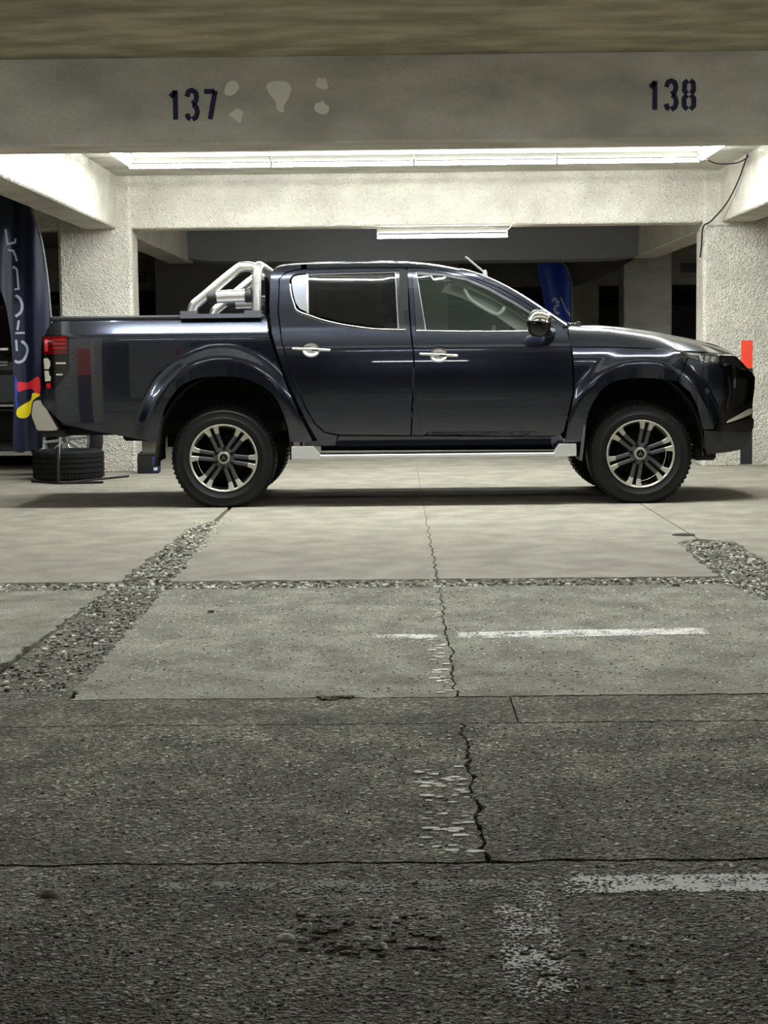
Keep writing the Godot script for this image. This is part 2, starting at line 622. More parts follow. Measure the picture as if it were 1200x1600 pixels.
func truck() -> void:
	var t := base("pickup_truck", Vector3(0, 0, ZC), "dark graphite double cab pickup truck parked side-on under the tube lamps", "truck")
	# ---- load bed
	var bed := pv([-2.703, 1.36, -2.262, 1.362, -1.789, 1.362, -1.177, 1.355, -1.162, 1.251, -1.114, 1.092, -1.03, 0.854, -0.924, 0.615, -0.855, 0.465])
	bed.append_array(smooth2(ARCH_R, 3))
	bed.append_array(pv([-2.115, 0.502, -2.263, 0.531, -2.459, 0.57, -2.618, 0.608, -2.676, 0.646, -2.795, 0.757, -2.806, 0.858, -2.772, 1.178, -2.75, 1.292]))
	side_panel("bed_side", t, bed, zbed, M.paint, 0.03)
	var b := MB.new()
	var rear := smooth2([-2.676, 0.646, -2.795, 0.757, -2.806, 0.858, -2.79, 1.0, -2.772, 1.178, -2.75, 1.292, -2.703, 1.36], 3)
	b.grid(rear.size() - 1, 12, func(u, w):
		var k := u * (rear.size() - 1) as float
		var i := mini(int(k), rear.size() - 2)
		var p: Vector2 = rear[i].lerp(rear[i + 1], k - i)
		var z0 := zbed(p.x, p.y)
		return Vector3(p.x - 0.05 * (1.0 - pow(2 * w - 1, 2.0)), p.y, lerpf(z0, 2 * ZC - z0, w)), Vector3.LEFT)
	part(b, "tailgate", M.paint, t)
	b = MB.new()
	b.cbox(Vector3(-2.735, 1.345, -0.09), Vector3(-1.19, 1.386, -1.71), 0.012)
	part(b, "bed_cover", M.satin_black, t)
	b = MB.new()
	b.cbox(Vector3(-2.70, 1.06, -0.12), Vector3(-1.2, 1.35, -1.68))
	part(b, "bed_box", M.chassis, t)
	# ---- cab
	var cpil := pv([-1.133, 1.712, -1.149, 1.68, -1.158, 1.576, -1.159, 1.436, -1.14, 1.252, -1.091, 1.091, -1.005, 0.853, -0.897, 0.614, -0.815, 0.465, -0.80, 0.44, -0.70, 0.44, -0.675, 0.511, -0.772, 0.532, -0.842, 0.596, -0.909, 0.718, -1.004, 0.958, -1.073, 1.197, -1.10, 1.399, -1.096, 1.643, -1.042, 1.695, -0.936, 1.718, -0.936, 1.751, -1.079, 1.738])
	side_panel("rear_pillar", t, cpil, zcab, M.paint, 0.03)
	var rail := pv(ROOF_LINE)
	rail = rail.slice(2)
	rail.append_array(pv([0.94, 1.286, 0.862, 1.342, 0.682, 1.459, 0.5, 1.564, 0.318, 1.640, 0.133, 1.690, -0.053, 1.716, -0.167, 1.719, -0.518, 1.723, -0.894, 1.716]))
	side_panel("roof_rail", t, rail, zcab, M.paint, 0.02, 0.02)
	var sill := pv([-0.80, 0.40, 1.06, 0.39, 1.06, 0.44, 0.951, 0.444, 0.93, 0.505, 0.852, 0.484, -0.15, 0.501, -0.665, 0.511, -0.70, 0.44, -0.80, 0.44])
	side_panel("sill", t, sill, func(_x, y): return -0.045 - 1.0 * pow(maxf(0.0, 0.5 - y), 1.3), M.paint, 0.04)
	# doors
	var rdoor := pv([-1.087, 1.641, -1.091, 1.399, -1.064, 1.197, -0.995, 0.96, -0.9, 0.721, -0.833, 0.601, -0.765, 0.54, -0.665, 0.519, -0.153, 0.509, -0.128, 1.049, -0.149, 1.269, -0.174, 1.711, -0.518, 1.715, -0.936, 1.708, -1.037, 1.685])
	var rwin := pv([-1.016, 1.63, -1.004, 1.663, -0.968, 1.679, -0.893, 1.683, -0.17, 1.695, -0.1515, 1.256, -0.25, 1.258, -0.404, 1.267, -0.61, 1.297, -0.763, 1.332, -0.886, 1.373, -0.956, 1.403, -0.979, 1.45, -1.003, 1.528])
	rwin = pv([-1.016, 1.63, -1.004, 1.663, -0.968, 1.679, -0.893, 1.683, -0.20, 1.693, -0.178, 1.258, -0.404, 1.267, -0.61, 1.297, -0.763, 1.332, -0.886, 1.373, -0.956, 1.403, -0.979, 1.45, -1.003, 1.528])
	var fdoor := pv([-0.142, 0.509, 0.852, 0.492, 0.92, 0.503, 0.946, 0.525, 0.965, 0.604, 1.009, 0.8, 1.008, 0.95, 1.001, 1.078, 0.98, 1.215, 0.934, 1.285, 0.859, 1.334, 0.679, 1.451, 0.498, 1.556, 0.316, 1.632, 0.132, 1.682, -0.053, 1.708, -0.162, 1.711, -0.138, 1.269, -0.117, 1.049])
	var fwin := pv([-0.13, 1.690, -0.06, 1.688, 0.085, 1.675, 0.27, 1.64, 0.425, 1.572, 0.593, 1.477, 0.732, 1.388, 0.88, 1.275, 0.87, 1.238, 0.306, 1.239, -0.108, 1.25])
	var rd := side_panel("rear_door", t, rdoor, zcab, M.paint, 0.028, 0.025, [rwin, disc(-0.856, 1.126, 0.064, 0.052)])
	var fd := side_panel("front_door", t, fdoor, zcab, M.paint, 0.028, 0.025, [fwin, disc(0.054, 1.078, 0.064, 0.052)])
	var inset := func(dz: float) -> Callable: return func(x, y): return zcab(x, y) - dz
	for s in [1.0, -1.0]:
		var d_r: Node3D = rd if s > 0 else t.get_node("rear_door2")
		var d_f: Node3D = fd if s > 0 else t.get_node("front_door2")
		b = MB.new()
		b.panel(pv([-0.886, 1.669, -0.256, 1.679, -0.237, 1.272, -0.427, 1.298, -0.656, 1.333, -0.808, 1.369, -0.883, 1.399]), inset.call(0.012), 0.08, 0.004, s)
		part(b, "window_glass", M.dark_glass, d_r)
		b = MB.new()
		b.panel(pv([-1.003, 1.63, -0.988, 1.656, -0.953, 1.667, -0.896, 1.671, -0.889, 1.40, -0.942, 1.424, -0.972, 1.469, -0.991, 1.541]), inset.call(0.008), 0.06, 0.006, s)
		part(b, "quarter_panel", M.trim_grey, d_r)
		b = MB.new()
		b.panel(pv([-0.898, 1.675, -0.882, 1.676, -0.875, 1.388, -0.891, 1.394]), inset.call(0.003), 0.05, 0.012, s)
		part(b, "window_divider", M.satin_chrome, d_r)
		b = MB.new()
		b.panel(pv([-0.25, 1.686, -0.203, 1.688, -0.180, 1.264, -0.232, 1.266]), inset.call(0.004), 0.06, 0.012, s)
		part(b, "door_post", M.pillar_foil, d_r)
		b = MB.new()
		b.panel(pv([-0.127, 1.685, -0.098, 1.684, -0.037, 1.258, -0.105, 1.258]), inset.call(0.004), 0.06, 0.012, s)
		part(b, "door_post", M.pillar_foil, d_f)
		b = MB.new()
		b.panel(pv([-0.254, 1.684, -0.248, 1.684, -0.229, 1.268, -0.236, 1.268]), inset.call(0.001), 0.06, 0.01, s)
		part(b, "post_edge", M.trim_grey, d_r)
		b = MB.new()
		b.panel(pv([-0.101, 1.682, -0.095, 1.682, -0.032, 1.262, -0.039, 1.262]), inset.call(0.001), 0.06, 0.01, s)
		part(b, "post_edge", M.trim_grey, d_f)
		b = MB.new()
		b.panel(pv([-0.092, 1.682, 0.085, 1.668, 0.27, 1.632, 0.425, 1.564, 0.593, 1.469, 0.732, 1.380, 0.868, 1.275, 0.858, 1.246, 0.306, 1.247, -0.03, 1.262]), inset.call(0.012), 0.08, 0.004, s)
		part(b, "window_glass", M.clear_glass, d_f)
		b = MB.new()
		b.panel(pv([0.085, 1.675, 0.27, 1.64, 0.425, 1.572, 0.593, 1.477, 0.732, 1.388, 0.88, 1.275, 0.835, 1.275, 0.722, 1.361, 0.585, 1.45, 0.417, 1.547, 0.262, 1.616, 0.085, 1.653, -0.09, 1.662, -0.098, 1.686]), inset.call(0.007), 0.05, 0.01, s)
		part(b, "window_frame", M.satin_black, d_f)
		b = MB.new()
		b.panel(pv([-0.886, 1.683, -0.25, 1.691, -0.25, 1.679, -0.886, 1.669]), inset.call(0.008), 0.05, 0.01, s)
		part(b, "window_frame", M.satin_black, d_r)
		# bright strips along the waist
		for w in [[d_r, [-1.012, 1.60, -1.004, 1.53, -0.982, 1.455, -0.958, 1.409, -0.886, 1.379, -0.763, 1.337, -0.61, 1.302, -0.404, 1.272, -0.18, 1.263]], [d_f, [-0.106, 1.256, 0.306, 1.245, 0.868, 1.244]]]:
			var path := []
			for p in smooth2(w[1], 4):
				var z := zcab(p.x, p.y) + 0.002
				path.append(Vector3(p.x, p.y, z if s > 0 else 2 * ZC - z))
			b = MB.new()
			b.tube(path, 0.006, 8)
			part(b, "waist_strip", M.satin_chrome, w[0])
			for k in path.size():
				path[k] += Vector3(0, -0.016, 0.004 * s)
			b = MB.new()
			b.tube(path, 0.0045, 6)
			part(b, "waist_seal", M.satin_black, w[0])
		# handles
		for h in [[d_r, -0.856, 1.130, -0.05], [d_f, 0.054, 1.082, -0.06]]:
			var hz := zcab(h[1], h[2])
			var zz := func(z: float) -> float: return z if s > 0 else 2 * ZC - z
			b = MB.new()
			var path := []
			for k in 13:
				var u := k / 12.0 - 0.5
				path.append(Vector3(h[1] + u * 0.256, h[2] + u * h[3] * 0.256 - 0.0, zz.call(hz + 0.052 - 0.16 * u * u * 1.0)))
			b.tube(path, 0.0185, 12, true, 0.62)
			part(b, "handle_bar", M.chrome, h[0])
			b = MB.new()
			b.grid(20, 8, func(u, w):
				var a: float = u * TAU
				var r: float = w
				return Vector3(h[1] + cos(a) * 0.066 * r, h[2] - 0.004 + sin(a) * 0.053 * r, zz.call(zcab(h[1] + cos(a) * 0.066 * r, h[2] - 0.004 + sin(a) * 0.053 * r) - 0.001 - 0.030 * (1.0 - r * r * r))), Vector3(0, 0, s))
			part(b, "handle_cup", M.satin_chrome, h[0])
			b = MB.new()
			b.box(Vector3(0.05, 0.011, 0.006), Transform3D(Basis(Vector3(0, 0, 1), h[3]), Vector3(h[1] + 0.03, h[2] - 0.006, zz.call(hz + 0.071))), 0.002)
			part(b, "lock_cap", M.pillar_foil, h[0])
	# roof, windscreen, back of the cab
	var line := smooth2(ROOF_LINE, 4)
	var across := func(i0: int, i1: int, inset_z: float, crown: float, lift: float) -> Callable:
		return func(u, w):
			var k: float = lerpf(i0, i1, u)
			var i := mini(int(k), line.size() - 2)
			var p: Vector2 = line[i].lerp(line[i + 1], k - i)
			var z0 := zcab(p.x, p.y) - inset_z
			var q: float = 2 * w - 1
			return Vector3(p.x + 0.10 * (1.0 - q * q) * smoothstep(24, 44, k), p.y + lift + crown * (1.0 - q * q * q * q), lerpf(z0, 2 * ZC - z0, w))
	b = MB.new()
	b.grid(40, 24, across.call(0, 26, 0.0, 0.028, 0.0), Vector3.UP)
	part(b, "roof", M.paint, t)
	b = MB.new()
	b.grid(24, 20, across.call(26, line.size() - 1, 0.085, 0.012, 0.004), Vector3(0.5, 1, 0))
	part(b, "windscreen", M.clear_glass, t)
	for s in [0.0, 1.0]:
		b = MB.new()
		var f: Callable = across.call(26, line.size() - 1, 0.0, 0.0, 0.0)
		b.grid(24, 5, func(u, w):
			var p: Vector3 = f.call(u, s)
			return p + Vector3(0, 0.022 * sin(w * PI * 0.62), (0.10 * w) * (-1.0 if s == 0.0 else 1.0)), Vector3(0.3, 1, 0.3 if s == 0.0 else -0.3))
		part(b, "windscreen_pillar", M.paint, t)
	b = MB.new()
	b.grid(14, 10, func(u, w):
		var y: float = lerpf(1.712, 0.95, u)
		var z0 := zcab(-1.15, y)
		var q: float = 2 * w - 1
		return Vector3(-1.133 - 0.027 * smoothstep(1.72, 1.45, y) - 0.03 * (1 - q * q) + 0.12 * smoothstep(1.25, 0.9, y), y, lerpf(z0, 2 * ZC - z0, w)), Vector3.LEFT)
	var back := part(b, "cab_back", M.paint, t)
	b = MB.new()
	b.cbox(Vector3(-1.205, 1.40, -0.36), Vector3(-1.185, 1.66, -1.44), 0.004)
	part(b, "back_window", M.dark_glass, back)
	# roof seams
	for s in [1.0, -1.0]:
		b = MB.new()
		var path := []
		for p in pv([-1.06, 1.748, -0.894, 1.757, -0.519, 1.762, -0.238, 1.758, -0.052, 1.744]):
			path.append(Vector3(p.x, p.y + 0.001, -0.41 if s > 0 else 2 * ZC + 0.41))
		b.tube(path, 0.009, 8)
		part(b, "roof_seam", M.satin_black, t)
	b = MB.new()
	b.tube([Vector3(0.43, 1.70, -0.9), Vector3(0.283, 1.824, -0.9)], 0.0085, 8)
	b.lathe([Vector2(0, 0.03), Vector2(0.012, 0.025), Vector2(0.02, 0.0), Vector2(0.022, -0.02)], Transform3D(Basis(), Vector3(0.432, 1.695, -0.9)), 12)
	part(b, "antenna", M.pole_grey, t)
	# ---- front wings, bonnet
	var fen := pv([1.012, 1.124, 1.314, 1.118, 1.715, 1.1, 1.786, 1.075, 1.83, 1.047, 1.79, 0.955, 1.748, 0.876])
	fen.append_array(smooth2(ARCH_F, 3))
	fen.append_array(pv([0.955, 0.448, 0.977, 0.591, 1.021, 0.8, 1.019, 0.95, 1.014, 1.078]))
	side_panel("front_wing", t, fen, zfen, M.paint, 0.028)
	var he := smooth2([0.999, 1.131, 1.315, 1.125, 1.716, 1.107, 1.789, 1.097, 1.956, 1.084, 2.151, 1.064, 2.20, 1.05], 6)
	var hs := smooth2([1.0, 1.285, 1.084, 1.278, 1.274, 1.266, 1.558, 1.231, 1.795, 1.185, 1.985, 1.146, 2.08, 1.122, 2.174, 1.09, 2.235, 1.058], 6)
	b = MB.new()
	b.grid(48, 56, func(u, w):
		var k: float = u * (he.size() - 1)
		var i := mini(int(k), he.size() - 2)
		var e: Vector2 = he[i].lerp(he[i + 1], k - i)
		k = u * (hs.size() - 1)
		i = mini(int(k), hs.size() - 2)
		var c: Vector2 = hs[i].lerp(hs[i + 1], k - i)
		var z0 := zfen(minf(e.x, 2.15), minf(e.y, 1.13))
		var q: float = 1.0 - absf(2 * w - 1)
		var z: float = lerpf(z0, 2 * ZC - z0, w)
		var dd := absf(z - ZC)
		var r := clampf((absf(z0 - ZC) - dd) / 0.40, 0.0, 1.0)
		var rise := 1.0 - pow(1.0 - r, 2.3)
		var ridge := 0.014 * exp(-pow((dd - 0.47) / 0.06, 2.0)) * smoothstep(0.0, 0.25, u) * smoothstep(1.0, 0.7, u)
		return Vector3(lerpf(e.x, c.x + 0.05 * q, rise), lerpf(e.y, c.y, rise) + ridge + 0.006 * q, z), Vector3.UP)
	part(b, "bonnet", M.paint, t)
	b = MB.new()
	b.cbox(Vector3(0.94, 1.10, -0.34), Vector3(1.06, 1.245, -1.46), 0.01)
	part(b, "cowl", M.satin_black, t)
	b = MB.new()
	b.tube(smooth(p3([1.06, 1.285, -0.42, 1.10, 1.306, -0.5, 1.06, 1.30, -0.62, 0.96, 1.33, -0.9, 0.95, 1.33, -1.2]), 4), 0.009, 8)
	b.lathe([Vector2(0.0, 0.022), Vector2(0.018, 0.016), Vector2(0.022, -0.02)], Transform3D(Basis(), Vector3(1.098, 1.297, -0.47)), 12)
	part(b, "wiper", M.satin_black, t)
	# ---- nose
	var bump := pv([1.838, 1.040, 1.881, 1.026, 1.972, 1.010, 2.055, 0.995, 2.095, 0.965, 2.105, 0.90, 2.095, 0.75, 2.06, 0.60, 2.03, 0.528, 1.949, 0.528, 1.944, 0.535, 1.902, 0.695, 1.849, 0.796, 1.771, 0.861, 1.757, 0.876, 1.795, 0.955])
	var bp := side_panel("bumper_corner", t, bump, zfen, M.paint, 0.03)
	b = MB.new()
	b.lathe([Vector2(0.0, 0.004), Vector2(0.016, 0.004), Vector2(0.018, 0.0), Vector2(0.021, 0.003), Vector2(0.023, 0.0)], Transform3D(Basis(Vector3.RIGHT, PI / 2), Vector3(1.972, 0.80, zfen(1.972, 0.80) + 0.002)), 20)
	part(b, "parking_sensor", M.plastic, bp)
	var fasc := pv([2.055, 0.995, 2.15, 0.968, 2.25, 0.955, 2.337, 0.930, 2.37, 0.896, 2.366, 0.818, 2.348, 0.704, 2.339, 0.612, 2.366, 0.583, 2.366, 0.53, 2.345, 0.505, 2.03, 0.528, 2.06, 0.60, 2.095, 0.75, 2.105, 0.90, 2.095, 0.965])
	var recess := pv([2.205, 0.90, 2.335, 0.885, 2.33, 0.79, 2.305, 0.70, 2.19, 0.655, 2.20, 0.75])
	side_panel("front_fascia", t, fasc, zfen, M.gloss_black, 0.025, 0.03, [recess])
	side_panel("lamp_recess", t, recess, func(x, y): return zfen(x, y) - 0.07, M.chassis, 0.05, 0.01)
	side_panel("lamp_bezel", t, pv([2.135, 0.90, 2.15, 0.905, 2.165, 0.80, 2.14, 0.67, 2.125, 0.645, 2.12, 0.70, 2.145, 0.79]), func(x, y): return zfen(x, y) + 0.008, M.pillar_foil, 0.03, 0.012)
	side_panel("fog_lamp", t, pv([2.18, 0.885, 2.20, 0.89, 2.20, 0.83, 2.18, 0.82]), func(x, y): return zfen(x, y) + 0.004, M.lens_clear, 0.03, 0.012)
	side_panel("chrome_blade", t, pv([2.128, 0.570, 2.14, 0.588, 2.30, 0.664, 2.342, 0.672, 2.339, 0.628, 2.16, 0.575]), func(x, y): return zfen(x, y) + 0.018 - 0.8 * (0.66 - y) * 0.2, M.chrome, 0.03, 0.025)
	side_panel("lower_lip", t, pv([2.04, 0.515, 2.345, 0.500, 2.362, 0.53, 2.362, 0.575, 2.335, 0.60, 2.16, 0.565, 2.11, 0.560, 2.05, 0.56]), func(x, y): return zfen(x, y) + 0.016, M.gloss_black, 0.03, 0.02)
	side_panel("chin", t, pv([1.952, 0.520, 2.345, 0.496, 2.319, 0.419, 2.284, 0.384, 2.248, 0.37, 2.156, 0.357, 1.982, 0.347, 1.96, 0.40]), func(x, y): return zfen(x, y) + 0.012 - 0.25 * pow(maxf(0.0, 0.44 - y), 1.2), M.bumper_grey, 0.03, 0.02)
	var nose := smooth2([2.20, 1.052, 2.265, 0.994, 2.32, 0.939, 2.356, 0.896, 2.36, 0.882, 2.352, 0.818, 2.335, 0.704, 2.328, 0.676, 2.325, 0.612, 2.352, 0.583, 2.352, 0.526, 2.335, 0.498, 2.305, 0.419, 2.27, 0.384, 2.2, 0.362], 3)
	b = MB.new()
	b.grid(nose.size() - 1, 20, func(u, w):
		var k: float = u * (nose.size() - 1)
		var i := mini(int(k), nose.size() - 2)
		var p: Vector2 = nose[i].lerp(nose[i + 1], k - i)
		var z0 := zfen(p.x, minf(p.y, 1.06)) - 0.01
		var q: float = 2 * w - 1
		return Vector3(p.x + 0.05 * (1.0 - q * q), p.y, lerpf(z0, 2 * ZC - z0, w)), Vector3.RIGHT)
	part(b, "grille_panel", M.gloss_black, t)
	for k in 3:
		b = MB.new()
		var path := []
		for j in 13:
			var q := j / 6.0 - 1.0
			path.append(Vector3(2.29 + 0.045 * k * (1.0 - 0.2 * k) + 0.05 * (1.0 - q * q), 1.0 - 0.055 * k, ZC + 0.42 * q))
		b.tube(path, 0.012, 8)
		part(b, "grille_bar", M.satin_chrome, t)
	# headlamp: housing, lens, inner lamps
	var hl := pv([1.79, 1.086, 1.956, 1.072, 2.06, 1.06, 2.07, 1.02, 2.055, 0.999, 1.972, 1.016, 1.881, 1.031, 1.838, 1.046])
	var hz := func(x, y): return zfen(x, minf(y, 1.05)) - 0.012
	var hh := side_panel("headlamp", t, hl, func(x, y): return hz.call(x, y) - 0.035, M.gloss_black, 0.03, 0.02)
	b = MB.new()
	b.panel(hl, hz, 0.04, 0.03)
	part(b, "lens", M.lens_clear, hh)
	for p in [[1.985, 1.035, 0.022], [2.03, 1.03, 0.02]]:
		b = MB.new()
		b.lathe([Vector2(0.0, 0.0), Vector2(p[2] * 0.8, 0.004), Vector2(p[2], 0.012), Vector2(p[2] * 1.1, 0.016)], Transform3D(Basis(Vector3.RIGHT, PI / 2), Vector3(p[0], p[1], hz.call(p[0], p[1]) - 0.03)), 18)
		part(b, "lamp_reflector", M.chrome, hh)
	b = MB.new()
	b.panel(pv([1.83, 1.078, 1.93, 1.07, 1.945, 1.03, 1.93, 1.03, 1.92, 1.058, 1.85, 1.064]), func(x, y): return hz.call(x, y) - 0.015, 0.03, 0.01)
	part(b, "light_strip", M.reflector_white, hh)
	side_panel("grille_corner", t, pv([2.085, 1.058, 2.15, 1.045, 2.20, 1.04, 2.262, 0.975, 2.25, 0.966, 2.13, 0.995, 2.095, 1.02]), func(x, y): return zfen(x, minf(y, 1.03)) + 0.004, M.pillar_foil, 0.03, 0.02)
	side_panel("grille_edge", t, pv([2.07, 1.058, 2.082, 1.058, 2.098, 1.02, 2.112, 0.997, 2.10, 0.998, 2.082, 1.018]), func(x, y): return zfen(x, minf(y, 1.03)) + 0.012, M.chrome, 0.03, 0.02)
	# ---- tail: lamp, bumper
	var tl := side_panel("tail_lamp", t, pv([-2.781, 1.242, -2.752, 1.25, -2.604, 1.251, -2.589, 1.235, -2.593, 0.993, -2.628, 0.946, -2.695, 0.874, -2.787, 0.867, -2.793, 0.995, -2.788, 1.155]), func(x, y): return zbed(x, y) + 0.006, M.gloss_black, 0.03, 0.02)
	for q in [["red_lens", [-2.774, 1.236, -2.752, 1.243, -2.606, 1.244, -2.596, 1.232, -2.597, 1.115, -2.775, 1.115], M.lens_red, 0.010],
			["brake_reflector", [-2.762, 1.222, -2.738, 1.225, -2.738, 1.135, -2.760, 1.137], M.reflector_red, 0.014],
			["lower_reflector", [-2.757, 0.908, -2.726, 0.91, -2.726, 0.872, -2.755, 0.873], M.reflector_red, 0.014],
			["indicator", [-2.772, 1.085, -2.742, 1.088, -2.726, 1.065, -2.724, 1.04, -2.735, 1.01, -2.768, 1.01], M.reflector_white, 0.012],
			["reversing_lamp", [-2.768, 0.998, -2.738, 0.998, -2.733, 0.965, -2.722, 0.955, -2.727, 0.925, -2.765, 0.922], M.reflector_white, 0.012],
			["lamp_fin", [-2.682, 1.056, -2.612, 1.056, -2.612, 1.046, -2.682, 1.046], M.reflector_white, 0.014],
			["lamp_fin", [-2.682, 0.975, -2.636, 0.975, -2.636, 0.965, -2.682, 0.965], M.reflector_white, 0.014],
			["red_fin", [-2.70, 1.222, -2.61, 1.222, -2.61, 1.216, -2.70, 1.216], M.reflector_red, 0.013],
			["red_fin", [-2.70, 1.192, -2.61, 1.192, -2.61, 1.186, -2.70, 1.186], M.reflector_red, 0.013],
			["red_fin", [-2.70, 1.162, -2.61, 1.162, -2.61, 1.156, -2.70, 1.156], M.reflector_red, 0.013]]:
		b = MB.new()
		b.panel(pv(q[1]), func(x, y): return zbed(x, y) + q[3], 0.03, 0.008)
		part(b, q[0], q[2], tl)
	b = MB.new()
	var rb := smooth2([-2.871, 0.777, -2.825, 0.785, -2.806, 0.765, -2.712, 0.595, -2.706, 0.578, -2.723, 0.567, -2.845, 0.568, -2.862, 0.60, -2.888, 0.671, -2.884, 0.72], 2, true)
	b.prism(rb, -0.10, -1.70)
	part(b, "rear_bumper", M.satin_chrome, t)
	b = MB.new()
	var rim := PackedVector2Array()
	for p in Geometry2D.offset_polygon(rb, 0.010)[0]:
		rim.append(p)
	b.prism(rim, -0.115, -1.69)
	b.cbox(Vector3(-2.84, 0.515, -0.16), Vector3(-2.66, 0.572, -1.64), 0.01)
	part(b, "bumper_pad", M.plastic, t)
	# ---- underside
	for q in [["frame_rail", -2.72, 0.52, -0.30, 2.05, 0.62, -0.42], ["frame_rail", -2.72, 0.52, -1.38, 2.05, 0.62, -1.50], ["floor_pan", -1.0, 0.47, -0.10, 1.05, 0.56, -1.70], ["rear_pan", -2.68, 0.60, -0.07, -1.98, 0.72, -1.73], ["bed_tub", -2.02, 0.62, -0.52, -0.98, 1.30, -1.28], ["engine_bay", 1.05, 0.55, -0.50, 2.0, 1.05, -1.30], ["front_crossmember", 1.92, 0.40, -0.30, 2.15, 0.95, -1.50], ["air_dam", 1.90, 0.30, -0.12, 2.06, 0.40, -0.40], ["spare_carrier", -2.28, 0.47, -0.40, -2.02, 0.60, -1.4]]:
		b = MB.new()
		b.cbox(Vector3(q[1], q[2], q[3]), Vector3(q[4], q[5], q[6]), 0.02)
		part(b, q[0], M.chassis, t)
	b = MB.new()
	b.tube([Vector3(-1.5, 0.36, -0.2), Vector3(-1.5, 0.36, -1.6)], 0.06, 12)
	b.lathe([Vector2(0.0, 0.13), Vector2(0.09, 0.11), Vector2(0.14, 0.0), Vector2(0.09, -0.11), Vector2(0.0, -0.13)], Transform3D(Basis(Vector3.RIGHT, PI / 2), Vector3(-1.5, 0.38, -0.9)), 20)
	part(b, "rear_axle", M.chassis, t)
	for s in [1.0, -1.0]:
		for w in [[-1.5, 0.565], [1.5, 0.55]]:
			b = MB.new()
			var zz := func(z: float) -> float: return z if s > 0 else 2 * ZC - z
			b.grid(28, 4, func(u, v2):
				var a: float = lerpf(-0.12, PI + 0.12, u)
				return Vector3(w[0] + cos(a) * 0.48 * (1.0 if w[0] < 0 else 0.94), 0.40 + sin(a) * w[1] * 0.97, zz.call(lerpf(-0.03, -0.50, v2))), Vector3.UP)
			b.grid(2, 2, func(u, v2): return Vector3(w[0] + lerpf(-0.46, 0.46, u), lerpf(0.42, 0.94, v2), zz.call(-0.48)), Vector3(0, 0, s))
			part(b, "wheel_arch_liner", M.chassis, t)
		# mud flaps
		b = MB.new()
		var zf := (func(z: float) -> float: return z if s > 0 else 2 * ZC - z)
		b.prism(pv([-1.925, 0.665, -1.945, 0.66, -2.005, 0.30, -1.99, 0.295, -1.955, 0.50]), zf.call(0.0), zf.call(-0.27))
		part(b, "mud_flap", M.plastic, t)
		b = MB.new()
		b.prism(pv([1.105, 0.60, 1.085, 0.57, 1.055, 0.32, 1.075, 0.315, 1.09, 0.44]), zf.call(0.012), zf.call(-0.25))
		part(b, "mud_flap", M.trim_grey, t)
		# side step
		b = MB.new()
		b.cbox(Vector3(-0.88, 0.350, zf.call(0.045)), Vector3(0.96, 0.378, zf.call(-0.09)), 0.006)
		var st := part(b, "side_step", M.step_alloy, t)
		for e in [[-1.005, -0.80], [1.03, 0.875]]:
			b = MB.new()
			b.prism(pv([e[0], 0.352, e[0], 0.437, lerpf(e[0], e[1], 0.75), 0.437, e[1], 0.378, e[1], 0.348]), zf.call(0.05), zf.call(-0.10))
			part(b, "step_end", M.step_alloy, st)
		b = MB.new()
		b.cbox(Vector3(-0.80, 0.374, zf.call(0.03)), Vector3(0.87, 0.386, zf.call(-0.09)))
		part(b, "step_tread", M.rubber, st)
	# ---- mirrors
	for s in [1.0, -1.0]:
		var zf := (func(z: float) -> float: return z if s > 0 else 2 * ZC - z)
		for half in [1.0, -1.0]:
			b = MB.new()
			b.grid(28, 12, func(u, w):
				var a: float = u * TAU
				var e: float = (0.04 + 0.96 * w if half > 0 else w) * PI / 2 * half
				var ce := pow(absf(cos(e)), 0.55)
				var ca := signf(cos(a)) * pow(absf(cos(a)), 0.7)
				var sa := signf(sin(a)) * pow(absf(sin(a)), 0.7)
				var y := sin(e)
				var sx := 0.102 * (1.0 - 0.12 * (1.0 - y))
				return Vector3(0.762 + ca * ce * sx + 0.012 * y - 0.02 * ce * ca * maxf(y, 0.0), 1.30 + y * (0.088 if half > 0 else 0.10) - 0.12 * ca * ce * sx, zf.call(0.125 + sa * ce * 0.085)), Vector3(0, half, 0))
			part(b, "mirror_cap" if half > 0 else "mirror_shell", M.chrome if half > 0 else M.gloss_black, t)
		b = MB.new()
		b.tube([Vector3(0.82, 1.225, zf.call(0.10)), Vector3(0.865, 1.235, zf.call(-0.07))], 0.035, 12)
		part(b, "mirror_arm", M.satin_black, t)
	# ---- sports bar on the bed
	for s in [1.0, -1.0]:
		var zf := (func(z: float) -> float: return z if s > 0 else 2 * ZC - z)
		var zb: float = zf.call(-0.16)
		b = MB.new()
		b.tube(smooth([Vector3(-1.725, 1.385, zb), Vector3(-1.705, 1.455, zb), Vector3(-1.64, 1.51, zb), Vector3(-1.40, 1.70, zb), Vector3(-1.345, 1.728, zb), Vector3(-1.29, 1.728, zf.call(-0.20)), Vector3(-1.265, 1.71, zf.call(-0.26))], 6), 0.037, 18)
		part(b, "bar_brace", M.bar_chrome, t)
		b = MB.new()
		b.tube([Vector3(-1.555, 1.515, zb), Vector3(-1.325, 1.522, zb)], 0.047, 18)
		var lamp := part(b, "bar_cylinder", M.bar_chrome, t)
		b = MB.new()
		b.tube([Vector3(-1.60, 1.51, zb), Vector3(-1.54, 1.516, zb)], 0.051, 18)
		part(b, "collar", M.plastic, lamp)
		b = MB.new()
		b.tube([Vector3(-1.335, 1.522, zb), Vector3(-1.29, 1.523, zb)], 0.051, 18)
		part(b, "collar", M.plastic, lamp)
		b = MB.new()
		b.prism(pv([-1.795, 1.362, -1.795, 1.414, -1.68, 1.414, -1.68, 1.392, -1.335, 1.392, -1.335, 1.414, -1.215, 1.414, -1.215, 1.362]), zf.call(-0.060), zf.call(-0.22))
